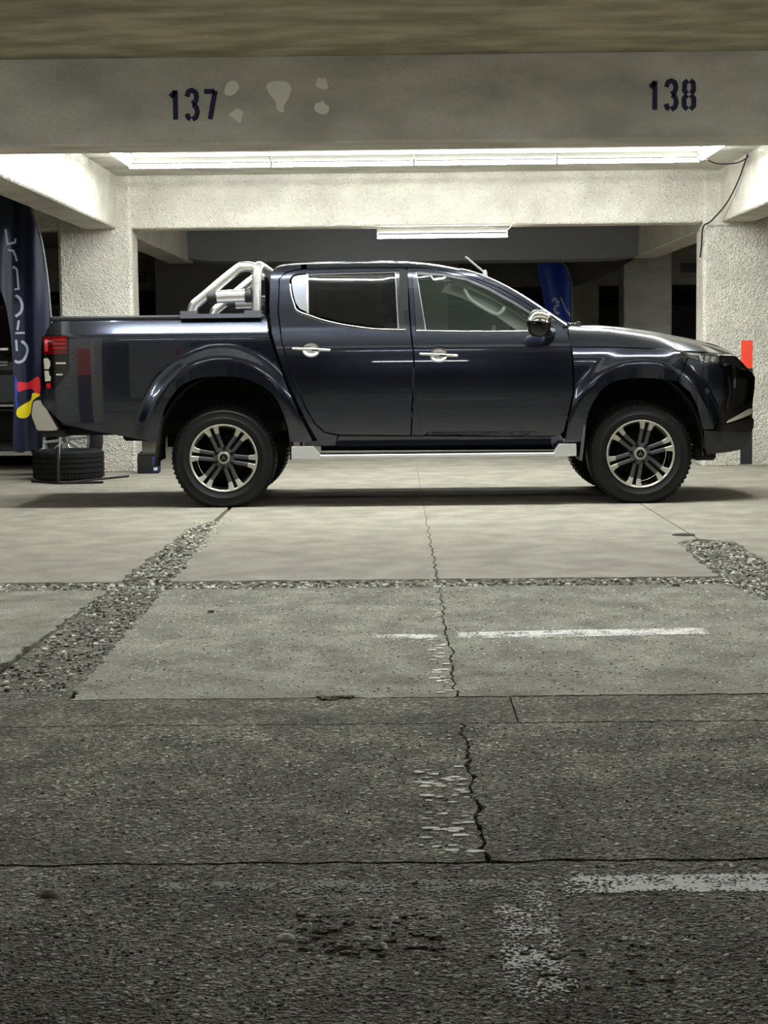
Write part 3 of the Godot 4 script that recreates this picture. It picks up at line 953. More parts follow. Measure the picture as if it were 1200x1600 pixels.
		part(b, "bar_foot", M.trim_grey, t)
	b = MB.new()
	b.tube(smooth([Vector3(-1.255, 1.385, -0.15), Vector3(-1.252, 1.60, -0.16), Vector3(-1.245, 1.70, -0.185), Vector3(-1.24, 1.735, -0.26), Vector3(-1.24, 1.742, -0.5), Vector3(-1.24, 1.742, -1.3), Vector3(-1.24, 1.735, -1.54), Vector3(-1.245, 1.70, -1.615), Vector3(-1.252, 1.60, -1.64), Vector3(-1.255, 1.385, -1.65)], 6), 0.036, 16)
	part(b, "bar_hoop", M.bar_chrome, t)
	# ---- inside
	for z in [-0.48, -1.32]:
		for q in [[0.12, 0.86], [-0.78, 0.86]]:
			b = MB.new()
			b.box(Vector3(0.50, 0.16, 0.50), Transform3D(Basis(), Vector3(q[0], 0.72, z)), 0.05)
			var seat := part(b, "seat", M.seat_cloth, t)
			b = MB.new()
			b.box(Vector3(0.15, 0.62, 0.48), Transform3D(Basis(Vector3(0, 0, 1), 0.30), Vector3(q[0] - 0.33, 1.02, z)), 0.05)
			part(b, "backrest", M.seat_cloth, seat)
			b = MB.new()
			b.box(Vector3(0.10, 0.17, 0.25), Transform3D(Basis(Vector3(0, 0, 1), 0.28), Vector3(q[0] - 0.46, 1.40, z)), 0.035)
			part(b, "headrest", M.seat_cloth, seat)
	b = MB.new()
	b.box(Vector3(0.42, 0.30, 1.42), Transform3D(Basis(Vector3(0, 0, 1), -0.16), Vector3(0.79, 1.07, ZC)), 0.06)
	b.cbox(Vector3(-1.08, 0.55, -0.12), Vector3(0.95, 0.62, -1.68))
	part(b, "dashboard", M.interior_dark, t)
	b = MB.new()
	var wheel := []
	for k in 25:
		var a := TAU * k / 24.0
		wheel.append(Vector3(0.47 + 0.05 * sin(a), 1.12 + 0.175 * sin(a), -1.30 + 0.185 * cos(a)))
	b.tube(wheel, 0.015, 8, false)
	b.tube([Vector3(0.46, 1.12, -1.47), Vector3(0.48, 1.12, -1.13)], 0.018, 8)
	b.tube([Vector3(0.47, 1.12, -1.3), Vector3(0.68, 1.05, -1.3)], 0.03, 10)
	part(b, "steering_wheel", M.interior_dark, t)
	b = MB.new()
	var f2: Callable = across.call(26, line.size() - 1, 0.03, 0.0, -0.035)
	b.grid(20, 4, func(u, w): return f2.call(u, 1.0) + Vector3(-0.02, -0.02 * sin(w * PI), 0.08 * w - 0.02), Vector3(0, -1, 1))
	b.grid(20, 3, func(u, w): return f2.call(u * 0.9, 1.0) + Vector3(-0.05 - 0.06 * w, -0.07 * w, -0.02 - 0.02 * w), Vector3(-0.3, -0.5, 1))
	part(b, "pillar_trim", M.interior_light, t)
	b = MB.new()
	b.tube(smooth(p3([0.30, 1.60, -1.52, 0.33, 1.535, -1.49, 0.38, 1.49, -1.48, 0.53, 1.405, -1.50, 0.585, 1.41, -1.53, 0.62, 1.455, -1.57]), 6), 0.016, 10)
	part(b, "grab_handle", M.interior_light, t)
	b = MB.new()
	b.grid(16, 10, across.call(1, 25, 0.06, 0.02, -0.04), Vector3.DOWN)
	part(b, "headliner", M.interior_light, t)
	b = MB.new()
	b.prism(pv([-0.22, 0.6, -0.16, 0.6, -0.16, 1.69, -0.22, 1.69]), -0.13, -0.30)
	b.prism(pv([-0.22, 0.6, -0.16, 0.6, -0.16, 1.69, -0.22, 1.69]), -1.67, -1.50)
	part(b, "centre_post_trim", M.interior_dark, t)
	# ---- wheels
	for w in [[-1.5, -0.018, 0.0, 52.0], [1.5, -0.018, 0.0, 78.0], [-1.5, 2 * ZC + 0.018, PI, 40.0], [1.5, 2 * ZC + 0.018, PI, 20.0]]:
		road_wheel(t, Vector3(w[0], 0.358, w[1] - ZC), w[2], deg_to_rad(w[3]))

const Z_AXIS := Basis(Vector3(1, 0, 0), Vector3(0, 0, 1), Vector3(0, -1, 0))   # turns a lathe's Y axis to +Z

var wheel_meshes := {}

# outer face at local z = 0, hub towards +z
func road_wheel(t: Node3D, at: Vector3, turn: float, spin: float) -> void:
	var w := Node3D.new()
	w.name = "wheel"
	t.add_child(w, true)
	w.position = at
	w.rotation.y = turn
	var ax := Transform3D(Z_AXIS, Vector3(0, 0, -0.1325))
	var b := MB.new()
	var prof := []
	for p in [[0.232, 0.10], [0.246, 0.117], [0.262, 0.127], [0.285, 0.1325], [0.287, 0.135], [0.290, 0.1325], [0.312, 0.131], [0.332, 0.127], [0.336, 0.129], [0.340, 0.1255], [0.352, 0.118], [0.362, 0.107], [0.369, 0.094], [0.3735, 0.080]]:
		prof.append(Vector2(p[0], p[1]))
	for g in [0.058, 0.020, -0.020, -0.058]:
		for p in [[0.376, g + 0.006], [0.367, g + 0.0045], [0.367, g - 0.0045], [0.376, g - 0.006]]:
			prof.append(Vector2(p[0], p[1]))
	for p in [[0.3735, -0.080], [0.369, -0.094], [0.362, -0.107], [0.352, -0.118], [0.336, -0.1275], [0.287, -0.1325], [0.262, -0.127], [0.232, -0.10]]:
		prof.append(Vector2(p[0], p[1]))
	b.lathe(prof, ax, 96)
	for i in b.v.size():
		if b.v[i].y < -0.358:
			b.v[i].y = -0.358
	local(b, "tyre", M.rubber, w)
	b = MB.new()
	for k in 64:
		var a := TAU * k / 64.0
		if sin(a) < -0.93:
			continue
		for s in [1.0, -1.0]:
			var o := Transform3D(Basis(Vector3(0, 0, 1), a), Vector3(0, 0, -0.1325))
			b.box(Vector3(0.006, 0.019, 0.030), o * Transform3D(Basis(Vector3(0, 1, 0), -0.55 * s), Vector3(0.3685, 0, 0.096 * s)))
	local(b, "tread_blocks", M.rubber_dull, w).set_meta("kind", "stuff")
	b = MB.new()
	b.lathe([Vector2(0.231, -0.004), Vector2(0.238, 0.003), Vector2(0.246, 0.0), Vector2(0.246, -0.006), Vector2(0.240, -0.012)], Transform3D(Z_AXIS, Vector3(0, 0, -0.008)), 72)
	local(b, "rim_lip", M.machined, w)
	b = MB.new()
	b.lathe([Vector2(0.233, -0.006), Vector2(0.226, -0.02), Vector2(0.222, -0.06), Vector2(0.213, -0.075), Vector2(0.211, -0.18), Vector2(0.236, -0.225)].map(func(p): return p), Transform3D(Z_AXIS, Vector3(0, 0, -0.008)), 64)
	for i in b.n.size():
		b.n[i] = Vector3(-b.v[i].x, -b.v[i].y, 0).normalized()
	local(b, "rim_barrel", M.rim_silver, w)
	b = MB.new()
	b.lathe([Vector2(0.0, 0.0), Vector2(0.158, 0.0), Vector2(0.160, -0.012), Vector2(0.0, -0.012)], Transform3D(Z_AXIS, Vector3(0, 0, -0.155)), 36)
	b.lathe([Vector2(0.0, 0.04), Vector2(0.08, 0.035), Vector2(0.09, 0.0)], Transform3D(Z_AXIS, Vector3(0, 0, -0.155)), 24)
	b.cbox(Vector3(0.06, -0.08, -0.19), Vector3(0.165, 0.08, -0.11), 0.02)
	b.lathe([Vector2(0.0, -0.004), Vector2(0.16, -0.004), Vector2(0.209, 0.0)], Transform3D(Z_AXIS, Vector3(0, 0, -0.20)), 30)
	local(b, "brake", M.chassis, w)
	var hub := MB.new()
	hub.lathe([Vector2(0.0, 0.0), Vector2(0.068, 0.0), Vector2(0.078, -0.006), Vector2(0.085, -0.03), Vector2(0.09, -0.10)], Transform3D(Z_AXIS, Vector3(0, 0, -0.032)), 36)
	local(hub, "hub", M.spoke_grey, w)
	for k in 6:
		for s in [1.0, -1.0]:
			var a := spin + TAU * k / 6.0
			var o := Transform3D(Basis(Vector3(0, 0, 1), a), Vector3.ZERO)
			var sp := MB.new()
			spoke(sp, o, [[0.055, 0.010 * s, 0.034 * s, -0.030, -0.055], [0.12, 0.011 * s, 0.037 * s, -0.026, -0.06], [0.180, 0.0125 * s, 0.040 * s, -0.020, -0.065]])
			local(sp, "spoke", M.spoke_grey, w)
			sp = MB.new()
			spoke(sp, o, [[0.178, 0.0125 * s, 0.0415 * s, -0.018, -0.065], [0.208, 0.0135 * s, 0.049 * s, -0.012, -0.065], [0.2335, 0.015 * s, 0.068 * s, -0.006, -0.06]])
			local(sp, "spoke_tip", M.machined, w)
			sp = MB.new()
			spoke(sp, o, [[0.06, -0.012, 0.012, -0.055, -0.075], [0.225, -0.016, 0.016, -0.05, -0.075]])
			if s > 0:
				local(sp, "spoke_web", M.chassis, w)
	var cap := MB.new()
	cap.lathe([Vector2(0.0, 0.002), Vector2(0.030, 0.002), Vector2(0.0305, 0.006), Vector2(0.040, 0.005), Vector2(0.046, -0.002), Vector2(0.048, -0.02)], Transform3D(Z_AXIS, Vector3(0, 0, -0.026)), 6 * 6)
	var cp := local(cap, "centre_cap", M.machined, w)
	cap = MB.new()
	cap.lathe([Vector2(0.0, 0.0), Vector2(0.029, 0.0), Vector2(0.0295, -0.004)], Transform3D(Z_AXIS, Vector3(0, 0, -0.0215)), 28)
	local(cap, "cap_disc", M.gloss_black, cp)
	cap = MB.new()
	for k in 3:
		var a := PI / 2 + TAU * k / 3.0
		var d := Vector2(cos(a), sin(a))
		var q := Vector2(-d.y, d.x)
		cap.prism(PackedVector2Array([d * 0.0015, d * 0.0095 + q * 0.0048, d * 0.0175, d * 0.0095 - q * 0.0048]), -0.022, -0.0198)
	local(cap, "emblem", M.chrome, cp)
	for k in 6:
		var a := spin + TAU * (k + 0.5) / 6.0 + 0.12
		var nut := MB.new()
		nut.lathe([Vector2(0.0, 0.016), Vector2(0.007, 0.015), Vector2(0.0095, 0.009), Vector2(0.0105, -0.008)], Transform3D(Z_AXIS, Vector3(cos(a) * 0.0695, sin(a) * 0.0695, -0.028)), 6)
		nut.lathe([Vector2(0.0105, 0.001), Vector2(0.016, 0.0015), Vector2(0.0165, -0.003)], Transform3D(Z_AXIS, Vector3(cos(a) * 0.0695, sin(a) * 0.0695, -0.0315)), 14)
		local(nut, "wheel_nut", M.gloss_black, w)

# a bar with sections [radius, side a, side b, front z, back z]
func spoke(b: MB, o: Transform3D, secs: Array) -> void:
	for i in secs.size() - 1:
		var p := []
		for q in [secs[i], secs[i + 1]]:
			var lo := minf(q[1], q[2])
			var hi := maxf(q[1], q[2])
			var c := 0.003
			p.append([Vector3(q[0], lo, q[4]), Vector3(q[0], lo, q[3] - c), Vector3(q[0], lo + c, q[3]), Vector3(q[0], hi - c, q[3]), Vector3(q[0], hi, q[3] - c), Vector3(q[0], hi, q[4])])
		for j in 5:
			var e: Vector3 = p[0][j + 1] - p[0][j]
			var d: Vector3 = p[1][j] - p[0][j]
			b.face([o * p[0][j], o * p[0][j + 1], o * p[1][j + 1], o * p[1][j]], (o.basis * d.cross(e)).normalized())
		if i == 0:
			b.face(p[0].map(func(x): return o * x), o.basis * Vector3(-1, 0, 0))
		if i == secs.size() - 2:
			b.face(p[1].map(func(x): return o * x), o.basis * Vector3(1, 0, 0))

# ---------------------------------------------------------------- the building
const FLAT := Basis(Vector3(1, 0, 0), Vector3(0, 0, 1), Vector3(0, -1, 0))   # polygon (x, z), pushed downwards

var jag := FastNoiseLite.new()

func wob(t: float, k: float, amp: float) -> float:
	return amp * (jag.get_noise_2d(t * 260.0, k * 100.0) + 0.45 * jag.get_noise_2d(t * 1300.0, k * 100.0 + 50.0))

# a slab edge from a to b in (x, z), broken sideways
func edge(a: Vector2, b: Vector2, k: float, amp: float, step := 0.025) -> PackedVector2Array:
	var o := PackedVector2Array()
	var m := maxi(1, int(a.distance_to(b) / step))
	var d := (b - a).normalized()
	var s := Vector2(-d.y, d.x)
	for i in m:
		var p := a.lerp(b, float(i) / m)
		var key := p.x if absf(d.x) > absf(d.y) else p.y
		var w := wob(key, k, amp) * (1.0 if (s.x + s.y) > 0 else -1.0)
		if i == 0:
			w = 0.0
		o.append(p + s * w)
	return o

func slab(fl: Node3D, material: Material, sides: Array) -> void:
	# sides: [x, z, key of the edge to the next corner, how broken]
	var poly := PackedVector2Array()
	for i in sides.size():
		var q: Array = sides[i]
		var r: Array = sides[(i + 1) % sides.size()]
		if q[3] > 0.0:
			poly.append_array(edge(Vector2(q[0], q[1]), Vector2(r[0], r[1]), q[2], q[3]))
		else:
			poly.append(Vector2(q[0], q[1]))
	var b := MB.new()
	b.prism(poly, 0.0, 0.032, Transform3D(FLAT, Vector3.ZERO))
	part(b, "floor_slab", material, fl)

func pebble_mesh() -> ArrayMesh:
	var s := SphereMesh.new()
	s.radius = 1.0
	s.height = 2.0
	s.radial_segments = 7
	s.rings = 3
	var st := SurfaceTool.new()
	st.create_from(s, 0)
	return st.commit()

func scatter(fl: Node3D, called: String, areas: Array, material: Material, rmin: float, rmax: float, seed_: int) -> void:
	var r := RandomNumberGenerator.new()
	r.seed = seed_
	var tf := []
	for a in areas:
		var count := int((a[1] - a[0]) * (a[3] - a[2]) * a[4])
		for i in count:
			var rad := rmin + (rmax - rmin) * pow(r.randf(), 2.2)
			var bs := Basis(Vector3.UP, r.randf() * TAU) * Basis(Vector3.RIGHT, r.randf_range(-0.3, 0.3))
			bs = bs.scaled_local(Vector3(rad * r.randf_range(0.8, 1.4), rad * r.randf_range(0.4, 0.8), rad))
			var x := r.randf_range(a[0], a[1])
			var z := r.randf_range(a[2], a[3])
			tf.append(Transform3D(bs, Vector3(x, a[5] + rad * 0.12, z)))
	var mm := MultiMesh.new()
	mm.transform_format = MultiMesh.TRANSFORM_3D
	mm.mesh = pebble_mesh()
	mm.instance_count = tf.size()
	for i in tf.size():
		mm.set_instance_transform(i, tf[i])
	var o := MultiMeshInstance3D.new()
	o.multimesh = mm
	o.material_override = material
	o.name = called
	fl.add_child(o, true)
	o.set_meta("kind", "stuff")

# worn paint: small cells kept where the noise is high enough
func worn_line(fl: Node3D, called: String, material: Material, x0: float, x1: float, z0: float, z1: float, cx: float, cz: float, cover: Callable, seed_: int) -> void:
	var f := noise(1.0, seed_, 3)
	var g := noise(1.0, seed_ + 9, 2)
	var b := MB.new()
	var nx := int((x1 - x0) / cx)
	var nz := int((z1 - z0) / cz)
	for j in nz:
		var run := -1
		for i in nx + 1:
			var keep := false
			if i < nx:
				var x := x0 + (i + 0.5) * cx
				var z := z0 + (j + 0.5) * cz
				var e := minf(minf((x - x0) / 0.03, (x1 - x) / 0.03), minf((z - z0) / (0.12 * (z1 - z0)), (z1 - z) / (0.12 * (z1 - z0))))
				var q := 0.5 + 0.55 * f.get_noise_2d(x * 75.0, z * 75.0) + 0.35 * g.get_noise_2d(x * 9.0, z * 9.0)
				keep = q < cover.call(x, z) * clampf(0.45 + e * 0.55, 0.0, 1.0)
			if keep and run < 0:
				run = i
			elif not keep and run >= 0:
				var xa := x0 + run * cx
				var xb := x0 + i * cx
				var za := z0 + j * cz
				b.face([Vector3(xa, 0.0016, za), Vector3(xb, 0.0016, za), Vector3(xb, 0.0016, za + cz), Vector3(xa, 0.0016, za + cz)], Vector3.UP)
				run = -1
	part(b, called, material, fl)

func flakes(fl: Node3D, called: String, material: Material, area: Array, count: int, rmin: float, rmax: float, tall: float, seed_: int) -> void:
	var r := RandomNumberGenerator.new()
	r.seed = seed_
	var b := MB.new()
	for i in count:
		var c := Vector2(r.randf_range(area[0], area[1]), r.randf_range(area[2], area[3]))
		var rad := r.randf_range(rmin, rmax)
		var m := r.randi_range(6, 10)
		var poly := PackedVector2Array()
		var ph := r.randf() * TAU
		var lx := r.randf_range(1.0, 1.7)
		for k in m:
			var q := rad * r.randf_range(0.55, 1.15)
			poly.append(c + Vector2(cos(ph + TAU * k / m) * q * lx, sin(ph + TAU * k / m) * q * 0.75))
		if Geometry2D.triangulate_polygon(poly).size() == 0:
			continue
		b.prism(poly, -tall * r.randf_range(0.4, 1.0), 0.002, Transform3D(FLAT, Vector3.ZERO))
	var o := part(b, called, material, fl)
	o.set_meta("kind", "stuff")

func floor_of_hall() -> void:
	jag.seed = 5
	jag.frequency = 0.02
	var fl := base("floor")
	tag(fl, "", "", "", "structure")
	var b := MB.new()
	b.cbox(Vector3(-14, -0.25, -20), Vector3(14, -0.03, 24))
	part(b, "floor_base", M.floor_bed, fl)
	b = MB.new()
	b.cbox(Vector3(-1.63, -0.03, 0.9), Vector3(-1.31, -0.008, 7.06))
	b.cbox(Vector3(1.28, -0.03, 2.4), Vector3(1.68, -0.008, 7.06))
	b.cbox(Vector3(-9, -0.03, 4.08), Vector3(9, -0.009, 4.46))
	part(b, "joint_fill", M.floor_bed, fl)
	var S = M.floor_smooth
	var R = M.floor_rough
	# row behind and under the truck
	slab(fl, S, [[-13.9, -19.9, 0, 0], [13.9, -19.9, 0, 0], [13.9, -4.62, 0, 0], [-13.9, -4.62, 0, 0]])
	slab(fl, S, [[-13.9, -4.60, 0, 0], [-1.475, -4.60, 0, 0], [-1.475, 0.95, 1, 0.02], [-1.57, 1.5, 1, 0.03], [-1.61, 4.12, 2, 0.03], [-13.9, 4.12, 0, 0]])
	slab(fl, S, [[-1.465, -4.60, 0, 0], [-0.063, -4.60, 3, 0.004], [-0.063, 0.40, 3, 0.018], [-0.066, 4.12, 2, 0.03], [-1.345, 4.12, 4, 0.03], [-1.38, 2.6, 4, 0.03], [-1.44, 0.95, 0, 0]])
	slab(fl, S, [[-0.060, -4.60, 0, 0], [1.49, -4.60, 0, 0], [1.49, 2.42, 0, 0], [1.34, 2.62, 5, 0.03], [1.30, 4.12, 2, 0.03], [-0.056, 4.12, 3, 0.018], [-0.060, 0.40, 3, 0.004]])
	slab(fl, S, [[1.50, -4.60, 0, 0], [13.9, -4.60, 0, 0], [13.9, 4.12, 2, 0.03], [1.64, 4.12, 6, 0.03], [1.67, 2.6, 6, 0.02], [1.50, 2.42, 0, 0]])
	# next row
	slab(fl, M.floor_mid, [[-13.9, 4.42, 7, 0.03], [-1.61, 4.42, 1, 0.03], [-1.67, 7.055, 8, 0.02], [-13.9, 7.055, 0, 0]])
	slab(fl, M.floor_mid, [[-1.345, 4.42, 7, 0.03], [-0.065, 4.42, 9, 0.022], [-0.066, 7.055, 8, 0.02], [-1.30, 7.055, 4, 0.03]])
	slab(fl, M.floor_mid, [[-0.058, 4.42, 7, 0.03], [1.27, 4.42, 5, 0.03], [1.40, 5.2, 5, 0.03], [1.42, 7.05, 8, 0.02], [-0.057, 7.05, 9, 0.022]])
	slab(fl, M.floor_mid, [[1.62, 4.42, 7, 0.03], [13.9, 4.42, 0, 0], [13.9, 7.05, 8, 0.02], [1.46, 7.05, 6, 0.03]])
	slab(fl, R, [[-13.9, 7.068, 8, 0.02], [0.10, 7.066, 0, 0.0], [0.10, 7.455, 10, 0.016], [-13.9, 7.455, 0, 0]])
	slab(fl, R, [[0.105, 7.068, 8, 0.02], [13.9, 7.068, 0, 0], [13.9, 7.452, 10, 0.016], [0.105, 7.452, 0, 0]])
	slab(fl, R, [[-13.9, 7.463, 10, 0.016], [-0.074, 7.463, 11, 0.03], [-0.065, 8.865, 12, 0.02], [-13.9, 8.865, 0, 0]])
	slab(fl, R, [[-0.063, 7.463, 10, 0.016], [13.9, 7.463, 0, 0], [13.9, 8.86, 12, 0.02], [-0.054, 8.86, 11, 0.03]])
	slab(fl, R, [[-13.9, 8.878, 12, 0.02], [13.9, 8.878, 0, 0], [13.9, 23.9, 0, 0], [-13.9, 23.9, 0, 0]])
	# pebbles showing in the joints
	for q in [["joint_pebbles", M.stone, 0.005, 0.015, 31, 1.0], ["joint_pebbles", M.stone_light, 0.004, 0.012, 35, 0.5], ["joint_grit", M.stone_dark, 0.004, 0.013, 32, 0.7]]:
		scatter(fl, q[0], [[-1.59, -1.35, 1.0, 3.9, 1700 * q[5], -0.007], [-1.62, -1.34, 3.9, 6.9, 330 * q[5], -0.006], [1.33, 1.65, 2.5, 4.1, 1700 * q[5], -0.007], [1.30, 1.60, 4.4, 6.0, 1100 * q[5], -0.007], [-2.6, 2.6, 4.13, 4.41, 1100 * q[5], -0.009]], q[1], q[2], q[3], q[4])
	scatter(fl, "floor_grit", [[-1.6, 1.5, 4.5, 7.0, 500, 0.0], [-1.2, 1.0, 7.5, 8.8, 900, 0.0], [-1.0, 0.7, 8.9, 9.9, 1100, 0.0], [-3.4, -1.7, -2.4, -1.9, 300, 0.0]], M.stone_light, 0.001, 0.0056, 33)
	scatter(fl, "floor_grit", [[-1.6, 1.5, 4.5, 7.0, 400, 0.0], [-1.2, 1.0, 7.5, 8.8, 900, 0.0], [-1.0, 0.7, 8.9, 9.9, 1300, 0.0]], M.stone, 0.001, 0.005, 36)
	scatter(fl, "dark_grit", [[-1.6, 1.5, 4.5, 7.0, 400, 0.0], [-1.2, 1.0, 7.5, 8.8, 800, 0.0], [-1.0, 0.7, 8.9, 9.9, 1200, 0.0]], M.stone_dark, 0.0008, 0.0042, 34)
	# broken patches
	flakes(fl, "loose_flakes", M.stone_light, [-0.205, -0.085, 8.0, 8.84], 46, 0.005, 0.017, 0.004, 41)
	flakes(fl, "loose_flakes", M.stone_light, [-0.13, -0.075, 5.9, 7.0], 34, 0.006, 0.018, 0.004, 42)
	flakes(fl, "loose_flakes", M.stone_light, [-0.10, -0.075, 4.5, 5.6], 14, 0.006, 0.014, 0.004, 46)
	flakes(fl, "broken_surface", M.floor_rough, [-0.44, -0.17, 9.22, 9.46], 46, 0.004, 0.013, 0.006, 43)
	flakes(fl, "broken_surface", M.floor_rough, [-0.03, 0.22, 9.38, 9.64], 30, 0.004, 0.012, 0.005, 44)
	flakes(fl, "broken_surface", M.floor_bed, [-0.50, -0.40, 7.04, 7.10], 16, 0.006, 0.02, 0.008, 45)
	# painted lines
	worn_line(fl, "painted_line", M.line_paint, -0.347, -0.075, 5.80, 5.92, 0.005, 0.006, func(_x, _z): return 0.54, 51)
	worn_line(fl, "painted_line", M.line_paint, -0.03, 0.954, 5.72, 5.925, 0.005, 0.006, func(x, z): return (0.52 + 0.12 * smoothstep(0.0, 0.4, x)) * (1.0 if absf(z - (5.86 - 0.075 * (x + 0.03))) < 0.082 else 0.0), 52)
	worn_line(fl, "painted_line", M.line_paint, 0.06, 0.95, 8.975, 9.10, 0.003, 0.0025, func(x, _z): return 0.46 + 0.2 * smoothstep(0.05, 0.35, x), 53)
	worn_line(fl, "painted_line", M.line_worn, -0.76, 0.07, 9.0, 9.085, 0.003, 0.0025, func(x, _z): return 0.46 if x < -0.4 else 0.5, 54)
	worn_line(fl, "painted_line", M.line_paint, -0.068, 0.055, 9.08, 9.70, 0.003, 0.0025, func(_x, z): return 0.40 + 0.12 * smoothstep(9.3, 9.65, z), 55)
	# a drain hole and single stones
	b = MB.new()
	b.lathe([Vector2(0, 0.0015), Vector2(0.060, 0.0015), Vector2(0.061, 0.003), Vector2(0.068, 0.003), Vector2(0.07, 0.0)], Transform3D(Basis(), Vector3(1.447, 0, 2.19)), 28)
	tag(part(b, "floor_drain", M.hole_black), "small round black drain hole in the floor before the front wheel", "drain")
	for q in [[-1.044, 5.172, 0.014, "small dark stone lying alone on the slab left of the white dash", M.stone_dark], [1.04, 4.47, 0.016, "small dark stone beside the pebble joint at the right", M.stone_dark], [-0.217, 9.03, 0.007, "tiny black stone lying on the faded line near the camera", M.stone_dark], [-0.46, 9.36, 0.014, "pale stone chip beside the broken floor patch near the camera", M.stone_light], [-0.31, 9.37, 0.009, "pale stone chip inside the broken floor patch near the camera", M.stone_light], [-0.96, 9.085, 0.019, "rough grey lump of concrete at the lower left of the floor", M.stone]]:
		b = MB.new()
		var rr := RandomNumberGenerator.new()
		rr.seed = int(q[0] * 1000.0)
		var prof := [Vector2(0, q[2] * 0.8), Vector2(q[2] * 0.5, q[2] * 0.72), Vector2(q[2] * 0.95, q[2] * 0.35), Vector2(q[2], 0.0)]
		b.lathe(prof, Transform3D(Basis(Vector3.UP, rr.randf() * 6.0).scaled(Vector3(1.25, 1, 0.8)), Vector3(q[0], 0.0, q[1])), 9, 0.9)
		for i in b.v.size():
			b.v[i] += Vector3(jag.get_noise_3dv(b.v[i] * 4000.0), 0, jag.get_noise_3dv(b.v[i] * 4000.0 + Vector3.ONE * 50)) * q[2] * 0.35
		tag(part(b, "stone_chip", q[4]), q[3], "stone")

func digits(text: String, at: Vector3, height: float, stroke: float, facing: float, parent: Node3D, material: Material, called := "bay_number") -> void:
	var shapes := {
		"1": [[0.30, 0.0, 0.30, 1.0], [0.08, 0.78, 0.30, 0.95]],
		"2": [[0.02, 0.78, 0.1, 0.95, 0.25, 1.0, 0.42, 0.93, 0.47, 0.76, 0.40, 0.58], [0.36, 0.52, 0.06, 0.05, 0.5, 0.05]],
		"3": [[0.02, 0.78, 0.09, 0.95, 0.24, 1.0, 0.41, 0.93, 0.46, 0.77, 0.40, 0.60, 0.24, 0.545], [0.28, 0.50, 0.42, 0.44, 0.48, 0.25, 0.41, 0.07, 0.25, 0.0], [0.16, 0.01, 0.06, 0.07, 0.01, 0.2]],
		"4": [[0.36, 0.0, 0.36, 1.0], [0.30, 0.95, 0.02, 0.30, 0.30, 0.30]],
		"5": [[0.46, 0.96, 0.08, 0.96, 0.06, 0.58], [0.08, 0.54, 0.26, 0.60, 0.44, 0.50, 0.48, 0.28, 0.40, 0.07, 0.24, 0.0, 0.04, 0.10]],
		"7": [[0.0, 0.95, 0.46, 0.95], [0.50, 0.97, 0.40, 0.62, 0.24, 0.0]],
		"8": [[0.20, 1.0, 0.06, 0.92, 0.04, 0.66, 0.16, 0.545], [0.30, 1.0, 0.44, 0.92, 0.46, 0.66, 0.34, 0.545], [0.17, 0.50, 0.03, 0.38, 0.03, 0.12, 0.18, 0.0], [0.33, 0.50, 0.47, 0.38, 0.47, 0.12, 0.32, 0.0]],
	}
	var x := 0.0
	var o := Transform3D(Basis(Vector3.UP, 0.0 if facing > 0 else PI), at)
	for ch in text:
		var b := MB.new()
		for line in shapes[ch]:
			var pl := PackedVector2Array()
			for p in pv(line):
				pl.append(Vector2(x + p.x * 0.78, p.y) * height)
			for poly in Geometry2D.offset_polyline(pl, stroke * height / 2.0, Geometry2D.JOIN_ROUND, Geometry2D.END_BUTT):
				if not Geometry2D.is_polygon_clockwise(poly) or true:
					b.prism(poly, 0.0, 0.0025, o)
		part(b, called, material, parent)
		x += 0.62

func blot(parent: Node3D, at: Vector3, outline: Array, scale_: float, material: Material) -> void:
	var b := MB.new()
	var poly := smooth2(outline, 4, true)
	for i in poly.size():
		poly[i] = poly[i] * scale_ * (1.0 + 0.05 * sin(i * 12.9))
	b.prism(poly, 0.0, 0.0025, Transform3D(Basis(), at))
	part(b, "paint_patch", material, parent)

